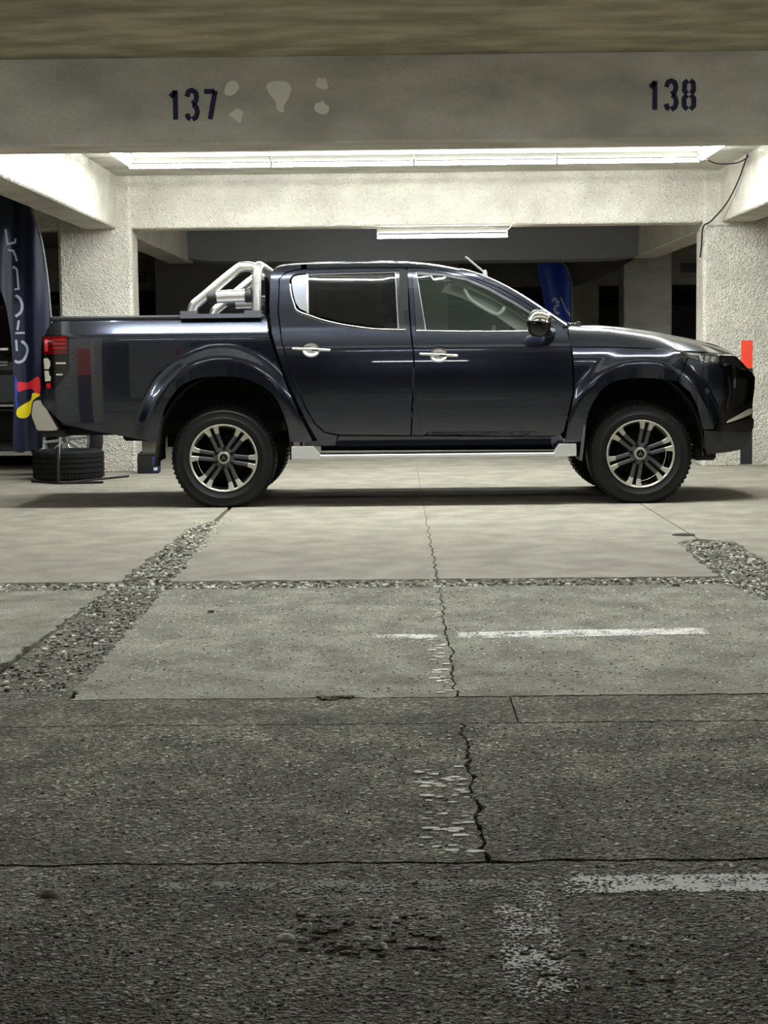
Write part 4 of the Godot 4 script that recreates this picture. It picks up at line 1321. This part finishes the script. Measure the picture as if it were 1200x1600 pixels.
func hall() -> void:
	var b := MB.new()
	b.cbox(Vector3(-14, 2.8, -20), Vector3(14, 3.05, 24))
	var ce := struct(b, "ceiling", M.ceiling_concrete)
	b = MB.new()
	b.cbox(Vector3(-2.88, 2.792, -4.14), Vector3(2.82, 2.801, 1.93))
	part(b, "painted_soffit", M.painted_beam, ce)
	for w in [["wall_back", Vector3(-14, 0, -20.2), Vector3(14, 3.05, -20)], ["wall_front", Vector3(-14, 0, 24), Vector3(14, 3.05, 24.2)], ["wall_left", Vector3(-14.2, 0, -20.2), Vector3(-14, 3.05, 24.2)], ["wall_right", Vector3(14, 0, -20.2), Vector3(14.2, 3.05, 24.2)]]:
		b = MB.new()
		b.cbox(w[1], w[2])
		struct(b, w[0], M.dark_wall)
	# cross beams
	for q in [[1.918, 2.295], [8.32, 8.70], [14.72, 15.1]]:
		b = MB.new()
		b.cbox(Vector3(-14, 2.305, q[0]), Vector3(14, 2.81, q[1]), 0.012)
		var o := struct(b, "beam", M.painted_beam)
		if q[0] < 3:
			digits("137", Vector3(-1.545, 2.448, 2.295), 0.166, 0.17, 1.0, o, M.number_paint)
			digits("138", Vector3(1.215, 2.472, 2.295), 0.163, 0.17, 1.0, o, M.number_paint)
			blot(o, Vector3(-1.18, 2.622, 2.295), [-0.9, -0.6, -0.6, 0.5, 0.1, 0.95, 0.8, 0.7, 0.95, 0.0, 0.5, -0.55, -0.2, -0.85], 0.046, M.patch_paint)
			blot(o, Vector3(-1.157, 2.467, 2.295), [-1.0, 0.1, -0.4, 0.5, 0.1, 0.9, 0.9, 0.6, 0.95, 0.2, 0.7, -0.3, 0.5, -0.9, -0.2, -0.5], 0.044, M.patch_paint)
			blot(o, Vector3(-0.908, 2.575, 2.295), [-0.9, 0.75, -0.5, 1.0, 0.5, 1.0, 0.95, 0.6, 0.75, -0.1, 0.35, -0.7, 0.3, -1.1, -0.15, -1.0, -0.3, -0.4, -0.75, 0.2], 0.078, M.patch_paint)
			blot(o, Vector3(-0.664, 2.642, 2.295), [-0.9, -0.3, -0.7, 0.3, -0.5, 0.9, 0.2, 0.8, 0.7, 0.95, 0.9, 0.1, 0.95, -0.7, 0.0, -0.8], 0.036, M.patch_paint)
			blot(o, Vector3(-0.664, 2.505, 2.295), [-0.9, -0.4, -0.8, 0.5, -0.1, 0.75, 0.3, 1.0, 0.5, 0.5, 0.95, 0.2, 0.9, -0.5, 0.2, -0.9], 0.042, M.patch_paint)
	for q in [[-2.738, 2.652], [-8.9, -3.435], [3.36, 8.8]]:
		b = MB.new()
		b.cbox(Vector3(q[0] - 0.02, 2.30, -4.47), Vector3(q[1] + 0.02, 2.81, -4.13), 0.012)
		struct(b, "beam", M.stucco)
	# beams along the bays
	for x in [[-3.19, -2.87], [2.812, 3.13]]:
		for z in [[-4.12, 1.93], [8.69, 14.73], [-10.3, -4.45]]:
			b = MB.new()
			b.cbox(Vector3(x[0], 2.30, z[0]), Vector3(x[1], 2.81, z[1]), 0.012)
			struct(b, "beam", M.stucco)
	# pillars
	for z in [[-4.51, -4.10], [1.905, 2.31], [8.31, 8.71], [14.71, 15.11]]:
		for x in [[-3.435, -2.738], [2.652, 3.36], [-9.5, -8.8], [8.75, 9.45]]:
			b = MB.new()
			b.cbox(Vector3(x[0], -0.02, z[0]), Vector3(x[1], 2.81, z[1]), 0.028)
			var o := struct(b, "pillar", M.stucco)
			for s in [1.0, -1.0]:
				if s > 0 and x[0] < 0 and z[0] < -4:
					continue
				var zf: float = z[1] if s > 0 else z[0]
				var sx: float = x[0] + 0.36 if x[0] > 0 else x[1] - 0.14
				b = MB.new()
				b.cbox(Vector3(sx, 0.927, zf - 0.001 * s), Vector3(sx + 0.108, 1.188, zf + 0.002 * s))
				part(b, "orange_stripe", M.orange, o)
				b = MB.new()
				b.cbox(Vector3(sx, 0.015, zf - 0.001 * s), Vector3(sx + 0.112, 0.925, zf + 0.002 * s))
				part(b, "black_stripe", M.stripe_black, o)
	# the far side of the hall
	b = MB.new()
	b.prism(pv([-4.7, 2.81, -4.2, 2.70, -3.55, 2.50, -3.0, 2.35, -2.6, 2.295, -2.0, 2.28, 0.0, 2.265, 2.0, 2.27, 2.6, 2.28, 3.0, 2.335, 3.7, 2.51, 4.4, 2.72, 4.8, 2.81]), -9.7, -10.5)
	struct(b, "beam_arched", M.far_grey)
	b = MB.new()
	b.prism(pv([0.2, 2.81, 0.7, 2.35, 1.2, 2.10, 1.9, 2.04, 2.36, 2.06, 2.7, 2.16, 2.96, 2.30, 3.4, 2.55, 3.7, 2.81]), -12.9, -13.2)
	var ab := struct(b, "beam_arched", M.dark_wall)
	for x in [1.95, 2.05, 2.15]:
		b = MB.new()
		b.cbox(Vector3(x, 2.27, -12.9), Vector3(x + 0.07, 2.40, -12.897))
		part(b, "dark_smudge", M.number_paint, ab)
	b = MB.new()
	b.cbox(Vector3(-14, 2.14, -15.3), Vector3(14, 2.81, -15.0))
	var fb := struct(b, "beam", M.painted_beam)
	digits("154", Vector3(1.10, 2.305, -15.0), 0.15, 0.18, 1.0, fb, M.number_paint)
	digits("152", Vector3(-4.40, 2.275, -15.0), 0.15, 0.18, 1.0, fb, M.number_paint)
	b = MB.new()
	b.cbox(Vector3(4.19, 2.325, -15.0), Vector3(4.48, 2.473, -14.997))
	part(b, "grey_patch", M.grey_patch, fb)
	b = MB.new()
	b.cbox(Vector3(-14, -0.02, -17.7), Vector3(14, 2.81, -17.5))
	struct(b, "wall_far", M.dark_wall)
	for y in [2.02, 1.93]:
		b = MB.new()
		b.tube([Vector3(-13.9, y, -17.44), Vector3(13.9, y, -17.44)], 0.045, 8)
		tag(part(b, "wall_pipe", M.pipe), "%s black pipe along the dark far wall" % ("upper" if y > 2 else "lower"), "pipe")
	for q in [[3.055, 3.75, -13.6, -13.0], [2.50, 2.93, -15.6, -15.05], [-4.6, -4.35, -15.6, -15.05]]:
		b = MB.new()
		b.cbox(Vector3(q[0], -0.02, q[2]), Vector3(q[1], 2.81, q[3]), 0.02)
		struct(b, "pillar", M.painted_beam)
	b = MB.new()
	b.cbox(Vector3(-3.74, -0.02, -13.3), Vector3(0.5, 2.81, -13.0))
	struct(b, "wall_partition", M.far_grey)

# ---------------------------------------------------------------- lamps
func lamp(at: Vector3, along: Vector3, length: float, energy: float, glow: float, label: String, group: String, wide := 0.10) -> void:
	var t := base("fluorescent_lamp", at, label, "lamp", group)
	var turn := 0.0 if absf(along.x) > 0.5 else PI / 2
	var o := Transform3D(Basis(Vector3.UP, turn), Vector3.ZERO)
	var b := MB.new()
	b.box(Vector3(length, 0.045, wide * 0.72), o * Transform3D(Basis(), Vector3(0, 0.0375, 0)), 0.006)
	local(b, "housing", M.lamp_metal, t)
	for s in [-1.0, 1.0]:
		b = MB.new()
		b.box(Vector3(0.010, 0.05, 0.036), o * Transform3D(Basis(), Vector3(s * (length / 2 - 0.006), 0.0, 0)), 0.003)
		local(b, "tube_holder", M.lamp_holder, t)
	b = MB.new()
	b.tube([o * Vector3(-length / 2 + 0.004, -0.020, 0), o * Vector3(length / 2 - 0.004, -0.020, 0)], 0.0165, 14)
	var m: StandardMaterial3D = M.get("tube_glow_%.1f" % glow)
	if m == null:
		m = mat("tube_glow_%.1f" % glow, Color(1, 1, 1), 0.4)
		m.emission_enabled = true
		m.emission = Color(0.965, 0.99, 1.0)
		m.emission_energy_multiplier = glow
	local(b, "tube", m, t)
	var l := AreaLight3D.new()
	l.name = "tube_light"
	l.area_size = Vector2(length - 0.05, 0.034)
	l.light_energy = energy
	l.light_color = Color(0.965, 0.99, 1.0)
	l.area_range = 40.0
	l.shadow_enabled = true
	t.add_child(l)
	l.basis = Basis(Vector3.UP, turn) * Basis(Vector3.RIGHT, -PI / 2)
	l.position = Vector3(0, -0.040, 0)

const RING_E := 2.6
const RING_GLOW := 90.0
const ORD := ["first", "second", "third", "fourth", "fifth"]

func lamps() -> void:
	for k in 4:
		lamp(Vector3(-1.92 + 1.225 * k, 2.74, -2.66), Vector3.RIGHT, 1.215, RING_E, RING_GLOW, "%s fluorescent lamp from the left in the visible row on the ceiling behind the truck" % ORD[k], "ceiling tube lamps round the parking bay")
	for k in 4:
		lamp(Vector3(-1.92 + 1.225 * k, 2.74, 0.44), Vector3.RIGHT, 1.215, RING_E * 1.2, RING_GLOW * 1.2, "%s fluorescent lamp from the left in the ceiling row hidden by the front beam" % ORD[k], "ceiling tube lamps round the parking bay")
	for s in [-1.0, 1.0]:
		for k in 2:
			lamp(Vector3(-2.50 if s < 0 else 2.36, 2.74, -1.90 + 1.32 * k), Vector3.BACK, 1.25, RING_E * 0.3, RING_GLOW * 0.28, "%s fluorescent lamp of the ceiling row along the bay's %s side" % ["rear" if k == 0 else "front", "left" if s < 0 else "right"], "ceiling tube lamps round the parking bay")
	lamp(Vector3(0.20, 2.232, -4.32), Vector3.RIGHT, 1.25, 1.3, 62.0, "single cream fluorescent lamp hanging under the rear beam above the cab", "", 0.09)
	lamp(Vector3(0.12, 2.243, 14.9), Vector3.RIGHT, 1.5, 0.5, 45.0, "lone fluorescent lamp under the beam far behind the camera", "")
	for s in [-1.0, 1.0]:  # added side lamps, unseen, to brighten the front beam and near floor
		for k in 2:
			lamp(Vector3(s * 6.3 - 0.1, 2.74, 5.2 + 1.6 * k), Vector3.RIGHT, 1.5, 5.0, 150.0, "%s added fill lamp over the aisle, out of view on the %s" % ["nearer" if k else "farther", "left" if s < 0 else "right"], "added aisle lamps out of view")
	for k in 3:  # added row above the frame, lifts the floor before the front beam
		lamp(Vector3(-2.45 + 2.4 * k, 2.74, 5.7), Vector3.RIGHT, 1.5, 2.8, 10.0, "%s added lamp from the left in the unseen aisle row before the front beam" % ORD[k], "added aisle row out of view above the floor")
	lamp(Vector3(3.9, 2.74, -8.0), Vector3.RIGHT, 1.25, 3.0, 70.0, "added fill lamp in the rear bay, hidden above the right of the rear beam", "added lamps hidden in the rear bay")  # this and the next are added fill for far pillars and rear bay
	lamp(Vector3(-0.6, 2.74, -7.6), Vector3.RIGHT, 1.25, 2.0, 40.0, "added fill lamp in the rear bay, hidden above the middle of the rear beam", "added lamps hidden in the rear bay")
	# cable from the row to the pillar
	var t := base("lamp_cable", Vector3(2.86, 2.76, -2.75), "thin dark cable drooping from the lamp row down to the right pillar", "cable")
	var b := MB.new()
	b.tube(smooth(p3([2.43, 2.725, -2.68, 2.50, 2.695, -2.69, 2.58, 2.688, -2.70, 2.70, 2.70, -2.72, 2.785, 2.745, -2.74, 2.79, 2.77, -2.75]), 5), 0.006, 6)
	part(b, "cable", M.cable, t)
	b = MB.new()
	b.tube(smooth(p3([2.79, 2.77, -2.75, 2.79, 2.70, -2.9, 2.785, 2.56, -3.2, 2.765, 2.42, -3.6, 2.70, 2.30, -3.98, 2.64, 2.25, -4.06, 2.636, 2.08, -4.12, 2.636, 1.98, -4.2]), 5), 0.0075, 6)
	part(b, "cable", M.cable, t)
	b = MB.new()
	b.tube(p3([2.36, 2.745, -2.66, 2.435, 2.722, -2.68]), 0.008, 6)
	part(b, "plug", M.cable_white, t)
	t = base("lamp_cable", Vector3(0.84, 2.29, -4.2), "short white wire end sticking up at the hanging lamp", "cable")
	b = MB.new()
	b.tube(smooth(p3([0.80, 2.255, -4.30, 0.835, 2.275, -4.25, 0.86, 2.305, -4.14]), 4), 0.005, 6)
	part(b, "cable", M.cable_white, t)

# ---------------------------------------------------------------- things round the truck
func ribbon(b: MB, pts: PackedVector2Array, width: float, zf: Callable) -> void:
	for poly in Geometry2D.offset_polyline(pts, width / 2.0, Geometry2D.JOIN_MITER, Geometry2D.END_BUTT):
		b.panel(poly, zf, 0.04, 0.003)

func things() -> void:
	# navy feather flag
	var zfl := func(x: float, y: float) -> float: return -2.90 + 0.03 * sin((x + 3.4) * 17.0 + y * 0.9) + 0.006 * sin((x + 3.4) * 47.0 - y * 2.0)
	var t := base("feather_flag", Vector3(-3.45, 0, -2.75), "dark navy feather flag with white lettering and red yellow blue shapes behind the tail", "flag")
	var b := MB.new()
	b.panel(smooth2([-3.40, 2.62, -3.432, 2.399, -3.361, 2.149, -3.314, 1.815, -3.29, 1.48, -3.305, 1.2, -3.36, 0.92, -3.385, 0.76, -3.385, 0.5, -3.385, 0.299, -3.5, 0.285, -3.642, 0.273, -3.63, 0.641, -3.632, 1.091, -3.672, 1.54, -3.80, 1.986, -3.95, 2.3, -3.95, 2.62], 2, true), zfl, 0.03, 0.002)
	part(b, "flag_cloth", M.flag_navy, t)
	var zf2 := func(x: float, y: float) -> float: return zfl.call(x, y) + 0.005
	for q in [["red_print", [-3.595, 0.883, -3.503, 0.877, -3.40, 0.928, -3.39, 0.791, -3.433, 0.783, -3.471, 0.823, -3.545, 0.81, -3.59, 0.799], M.flag_red], ["blue_print", [-3.618, 0.923, -3.594, 0.883, -3.596, 0.793, -3.606, 0.737, -3.594, 0.667, -3.612, 0.655], M.flag_blue], ["yellow_print", [-3.461, 0.785, -3.388, 0.769, -3.463, 0.719, -3.477, 0.635, -3.518, 0.573, -3.58, 0.565, -3.608, 0.596, -3.6, 0.647, -3.549, 0.686, -3.481, 0.725], M.flag_yellow]]:
		b = MB.new()
		b.panel(smooth2(q[1], 3, true), zf2, 0.025, 0.003)
		part(b, q[0], q[2], t)
	for q in [[-3.661, 2.216, -3.649, 2.09, -3.583, 2.105, -3.579, 2.137], [-3.646, 2.040, -3.603, 2.032, -3.583, 1.985, -3.572, 1.94], [-3.612, 1.879, -3.592, 1.896], [-3.585, 1.885, -3.573, 1.86, -3.563, 1.70, -3.601, 1.695], [-3.603, 1.313, -3.52, 1.315], [-3.569, 1.424, -3.582, 1.352, -3.585, 1.339], [-3.598, 1.254, -3.593, 1.156]]:
		b = MB.new()
		ribbon(b, pv(q), 0.018, zf2)
		part(b, "letter_stroke", M.flag_white, t)
	for q in [[-3.593, 1.645, -3.554, 1.612, -3.536, 1.553, -3.551, 1.495, -3.598, 1.459], [-3.552, 1.242, -3.514, 1.208, -3.501, 1.157, -3.531, 1.085, -3.577, 1.057, -3.613, 1.069]]:
		b = MB.new()
		ribbon(b, smooth2(q, 5), 0.024, zf2)
		part(b, "letter_stroke", M.flag_white, t)
	b = MB.new()
	b.tube(smooth(p3([-3.385, 2.62, -2.9, -3.424, 2.40, -2.9, -3.352, 2.149, -2.9, -3.305, 1.815, -2.9, -3.282, 1.48, -2.9, -3.245, 1.0, -2.88, -3.215, 0.5, -2.82, -3.195, 0.02, -2.56]), 6), 0.009, 8)
	part(b, "pole", M.pole_grey, t)
	b = MB.new()
	b.tube(p3([-3.47, 0.012, -2.80, -3.17, 0.012, -2.555]), 0.011, 8)
	b.tube(p3([-3.17, 0.012, -2.555, -2.80, 0.014, -2.56]), 0.011, 8)
	b.tube(p3([-3.19, 0.0, -2.555, -3.20, 0.32, -2.62]), 0.016, 10)
	b.tube(p3([-3.17, 0.012, -2.555, -2.70, 0.012, -3.34]), 0.009, 8)
	part(b, "foot", M.satin_black, t)
	# tyre lying on the floor
	t = base("loose_tyre", Vector3(-3.225, 0, -3.24), "black tyre lying flat on the floor behind the truck's rear bumper", "tyre")
	b = MB.new()
	var prof := [Vector2(0.21, 0.24), Vector2(0.23, 0.258), Vector2(0.275, 0.266), Vector2(0.302, 0.255), Vector2(0.315, 0.24)]
	for g in [0.20, 0.155, 0.11, 0.065]:
		prof.append_array([Vector2(0.321, g + 0.006), Vector2(0.312, g + 0.004), Vector2(0.312, g - 0.004), Vector2(0.321, g - 0.006)])
	prof.append_array([Vector2(0.315, 0.026), Vector2(0.302, 0.010), Vector2(0.275, 0.0), Vector2(0.23, 0.008), Vector2(0.21, 0.03)])
	b.lathe(prof, Transform3D(), 64)
	local(b, "rubber", M.rubber_dull, t)
	b = MB.new()
	for k in 60:
		var o := Transform3D(Basis(Vector3.UP, TAU * k / 60.0), Vector3.ZERO)
		b.box(Vector3(0.012, 0.034, 0.022), o * Transform3D(Basis(), Vector3(0.314, 0.226, 0)))
		b.box(Vector3(0.012, 0.034, 0.022), o * Transform3D(Basis(), Vector3(0.314, 0.038, 0)))
	local(b, "tread_blocks", M.rubber_dull, t).set_meta("kind", "stuff")
	# wheel leaning behind it
	t = base("spare_wheel", Vector3(-3.33, 0.0, -3.71), "silver alloy wheel with tyre standing upright behind the flat tyre", "wheel")
	b = MB.new()
	var up := Transform3D(Z_AXIS, Vector3(0, 0.335, 0))
	b.lathe([Vector2(0.23, 0.10), Vector2(0.26, 0.112), Vector2(0.30, 0.108), Vector2(0.325, 0.09), Vector2(0.335, 0.06), Vector2(0.335, -0.06), Vector2(0.325, -0.09), Vector2(0.30, -0.108), Vector2(0.23, -0.10)], up, 56)
	local(b, "rubber", M.rubber_dull, t)
	b = MB.new()
	b.lathe([Vector2(0.20, 0.02), Vector2(0.205, -0.09), Vector2(0.235, -0.105)], up, 48)
	b.lathe([Vector2(0.215, 0.098), Vector2(0.240, 0.106), Vector2(0.238, 0.09)], up, 48)
	b.lathe([Vector2(0.222, 0.10), Vector2(0.205, 0.05), Vector2(0.20, 0.02)], up, 48)
	local(b, "rim", M.alloy, t)
	for k in 10:
		var a := TAU * k / 10.0 + 0.1
		b = MB.new()
		spoke(b, Transform3D(Basis(Vector3(0, 0, 1), a), Vector3(0, 0.335, 0.09)), [[0.03, -0.014, 0.014, -0.02, -0.045], [0.215, -0.009, 0.009, -0.004, -0.03]])
		local(b, "spoke", M.alloy, t)
	# battery
	t = base("car_battery", Vector3(-2.595, 0, -3.93), "black car battery with a blue and white label beside the left pillar", "battery")
	b = MB.new()
	b.box(Vector3(0.20, 0.165, 0.15), Transform3D(Basis(), Vector3(0, 0.0825, 0)), 0.008)
	local(b, "case", M.satin_black, t)
	b = MB.new()
	b.box(Vector3(0.195, 0.025, 0.145), Transform3D(Basis(), Vector3(0, 0.177, 0)), 0.006)
	b.lathe([Vector2(0, 0.02), Vector2(0.009, 0.019), Vector2(0.01, 0.0)], Transform3D(Basis(), Vector3(-0.07, 0.188, 0)), 12)
	b.lathe([Vector2(0, 0.02), Vector2(0.009, 0.019), Vector2(0.01, 0.0)], Transform3D(Basis(), Vector3(0.07, 0.188, 0)), 12)
	local(b, "lid", M.plastic, t)
	b = MB.new()
	b.cbox(Vector3(0.045, 0.02, 0.074), Vector3(0.098, 0.155, 0.0775))
	var lb := local(b, "label", M.label_blue, t)
	b = MB.new()
	b.cbox(Vector3(0.055, 0.03, 0.077), Vector3(0.088, 0.075, 0.0785))
	local(b, "label_print", M.plate_white, lb)
	# dark car behind the flag
	t = base("parked_car", Vector3(-4.42, 0, -4.8), "black car facing forward in the next bay with mesh grille and white plate", "car")
	b = MB.new()
	var side := smooth2([0.0, 0.16, 0.03, 0.62, -0.02, 0.98, -0.10, 1.08, -0.9, 1.16, -1.15, 1.20, -1.75, 1.62, -2.6, 1.68, -3.9, 1.60, -4.3, 1.1, -4.35, 0.5, -4.3, 0.22], 3, true)
	b.prism(side, -0.86, 0.86, Transform3D(Basis(Vector3(0, 0, 1), Vector3(0, 1, 0), Vector3(-1, 0, 0)), Vector3.ZERO))
	local(b, "body", M.car_black, t)
	b = MB.new()
	b.cbox(Vector3(-0.86, 0.64, 0.02), Vector3(0.86, 0.95, 0.06), 0.02)
	local(b, "bumper", M.bumper_grey, t)
	b = MB.new()
	b.cbox(Vector3(-0.84, 0.40, 0.0), Vector3(0.84, 0.60, 0.035))
	var gr := local(b, "grille", M.chassis, t)
	for k in 40:
		for s in [-1.0, 1.0]:
			var x := -0.1 + 0.022 * k
			if x > 0.78:
				continue
			b = MB.new()
			b.tube([Vector3(x, 0.41, 0.038), Vector3(x + 0.085 * s, 0.59, 0.038)], 0.003, 4, false)
			local(b, "mesh_wire", M.brushed_steel, gr)
	for q in [[0.615, 0.645, 0.07], [0.37, 0.39, 0.05], [0.13, 0.185, 0.075], [1.27, 1.285, 0.0], [1.30, 1.315, -0.02], [1.42, 1.45, -0.05]]:
		b = MB.new()
		if q[0] < 1.0:
			b.cbox(Vector3(-0.86, q[0], q[2] - 0.06), Vector3(0.84, q[1], q[2]), 0.006)
		else:
			b.cbox(Vector3(-0.80, q[0] - 0.25, q[2] - 0.05), Vector3(0.33, q[1] - 0.25, q[2] + 0.045), 0.004)
		local(b, "bright_strip", M.satin_chrome, t)
	b = MB.new()
	b.cbox(Vector3(0.16, 0.222, 0.03), Vector3(0.52, 0.366, 0.082), 0.003)
	var pl := local(b, "number_plate", M.plate_white, t)
	var tm := TextMesh.new()
	tm.text = "20"
	var font := SystemFont.new()
	font.font_names = PackedStringArray(["Droid Sans"])
	tm.font = font
	tm.font_size = 22
	tm.pixel_size = 0.0045
	tm.depth = 0.003
	var txt := MeshInstance3D.new()
	txt.mesh = tm
	txt.material_override = M.ink
	txt.name = "plate_number"
	pl.add_child(txt)
	txt.position = Vector3(0.435, 0.294, 0.083)
	for x in [-0.72, 0.72]:
		for z in [-0.75, -3.4]:
			b = MB.new()
			b.lathe([Vector2(0, 0.11), Vector2(0.2, 0.11), Vector2(0.3, 0.10), Vector2(0.325, 0.07), Vector2(0.325, -0.07), Vector2(0.3, -0.10), Vector2(0.0, -0.10)], Transform3D(Basis(Vector3(0, 0, 1), PI / 2), Vector3(x, 0.325, z)), 28)
			local(b, "tyre", M.rubber, t)
	# blue flag far behind
	t = base("blue_banner", Vector3(2.1, 0, -12.5), "bright blue feather banner with white marks standing far behind the bonnet", "flag")
	var zb := func(x: float, y: float) -> float: return -12.5 + 0.03 * sin((x - 1.7) * 14.0 + y * 2.0)
	b = MB.new()
	b.panel(smooth2([1.72, 2.62, 1.753, 2.382, 1.821, 1.971, 1.90, 1.578, 1.98, 1.0, 2.02, 0.45, 2.22, 0.42, 2.236, 1.0, 2.238, 1.525, 2.239, 1.966, 2.224, 2.113, 2.166, 2.28, 2.067, 2.40, 1.95, 2.56], 2, true), zb, 0.05, 0.003)
	part(b, "banner_cloth", M.banner_blue, t)
	var zb2 := func(x: float, y: float) -> float: return zb.call(x, y) + 0.008
	for q in [[1.973, 1.821, 1.99, 1.86, 2.02, 1.86, 2.03, 1.82, 2.05, 1.80, 2.07, 1.829], [2.067, 1.771, 2.013, 1.752, 2.003, 1.703, 2.037, 1.654, 2.066, 1.668]]:
		b = MB.new()
		ribbon(b, smooth2(q, 3), 0.028, zb2)
		part(b, "white_print", M.flag_white, t)
	b = MB.new()
	b.panel(pv([2.077, 1.888, 2.101, 1.878, 2.18, 1.711, 2.232, 1.652, 2.229, 1.60, 2.16, 1.692]), zb2, 0.04, 0.003)
	part(b, "white_print", M.flag_white, t)
	b = MB.new()
	b.tube(smooth(p3([1.95, 2.60, -12.5, 2.08, 2.42, -12.5, 2.18, 2.29, -12.5, 2.238, 2.12, -12.5, 2.252, 1.96, -12.5, 2.252, 1.0, -12.5, 2.252, 0.02, -12.5]), 5), 0.013, 8)
	b.cbox(Vector3(2.05, 0.0, -12.7), Vector3(2.45, 0.03, -12.3), 0.008)
	part(b, "pole", M.pole_grey, t)

func _ready() -> void:
	# camera
	var cam := Camera3D.new()
	cam.name = "camera"
	add_child(cam)
	cam.fov = 32.669
	cam.position = Vector3(-0.2442, 1.078, 12.5234)
	cam.basis = Basis(Vector3.UP, 0.008327) * Basis(Vector3.RIGHT, -0.089078) * Basis(Vector3.BACK, -0.010669)
	cam.current = true
	# surroundings: no daylight comes in
	var env := Environment.new()
	env.background_mode = Environment.BG_COLOR
	env.background_color = Color(0, 0, 0)
	env.ambient_light_source = Environment.AMBIENT_SOURCE_DISABLED
	env.tonemap_mode = Environment.TONE_MAPPER_LINEAR
	env.tonemap_exposure = 1.0
	env.sdfgi_enabled = true
	env.ssao_enabled = true
	env.ssil_enabled = true
	var we := WorldEnvironment.new()
	we.name = "surroundings"
	we.environment = env
	add_child(we)
	rng.seed = 7
	make_materials()
	lamps()
	floor_of_hall()
	hall()
	truck()
	things()
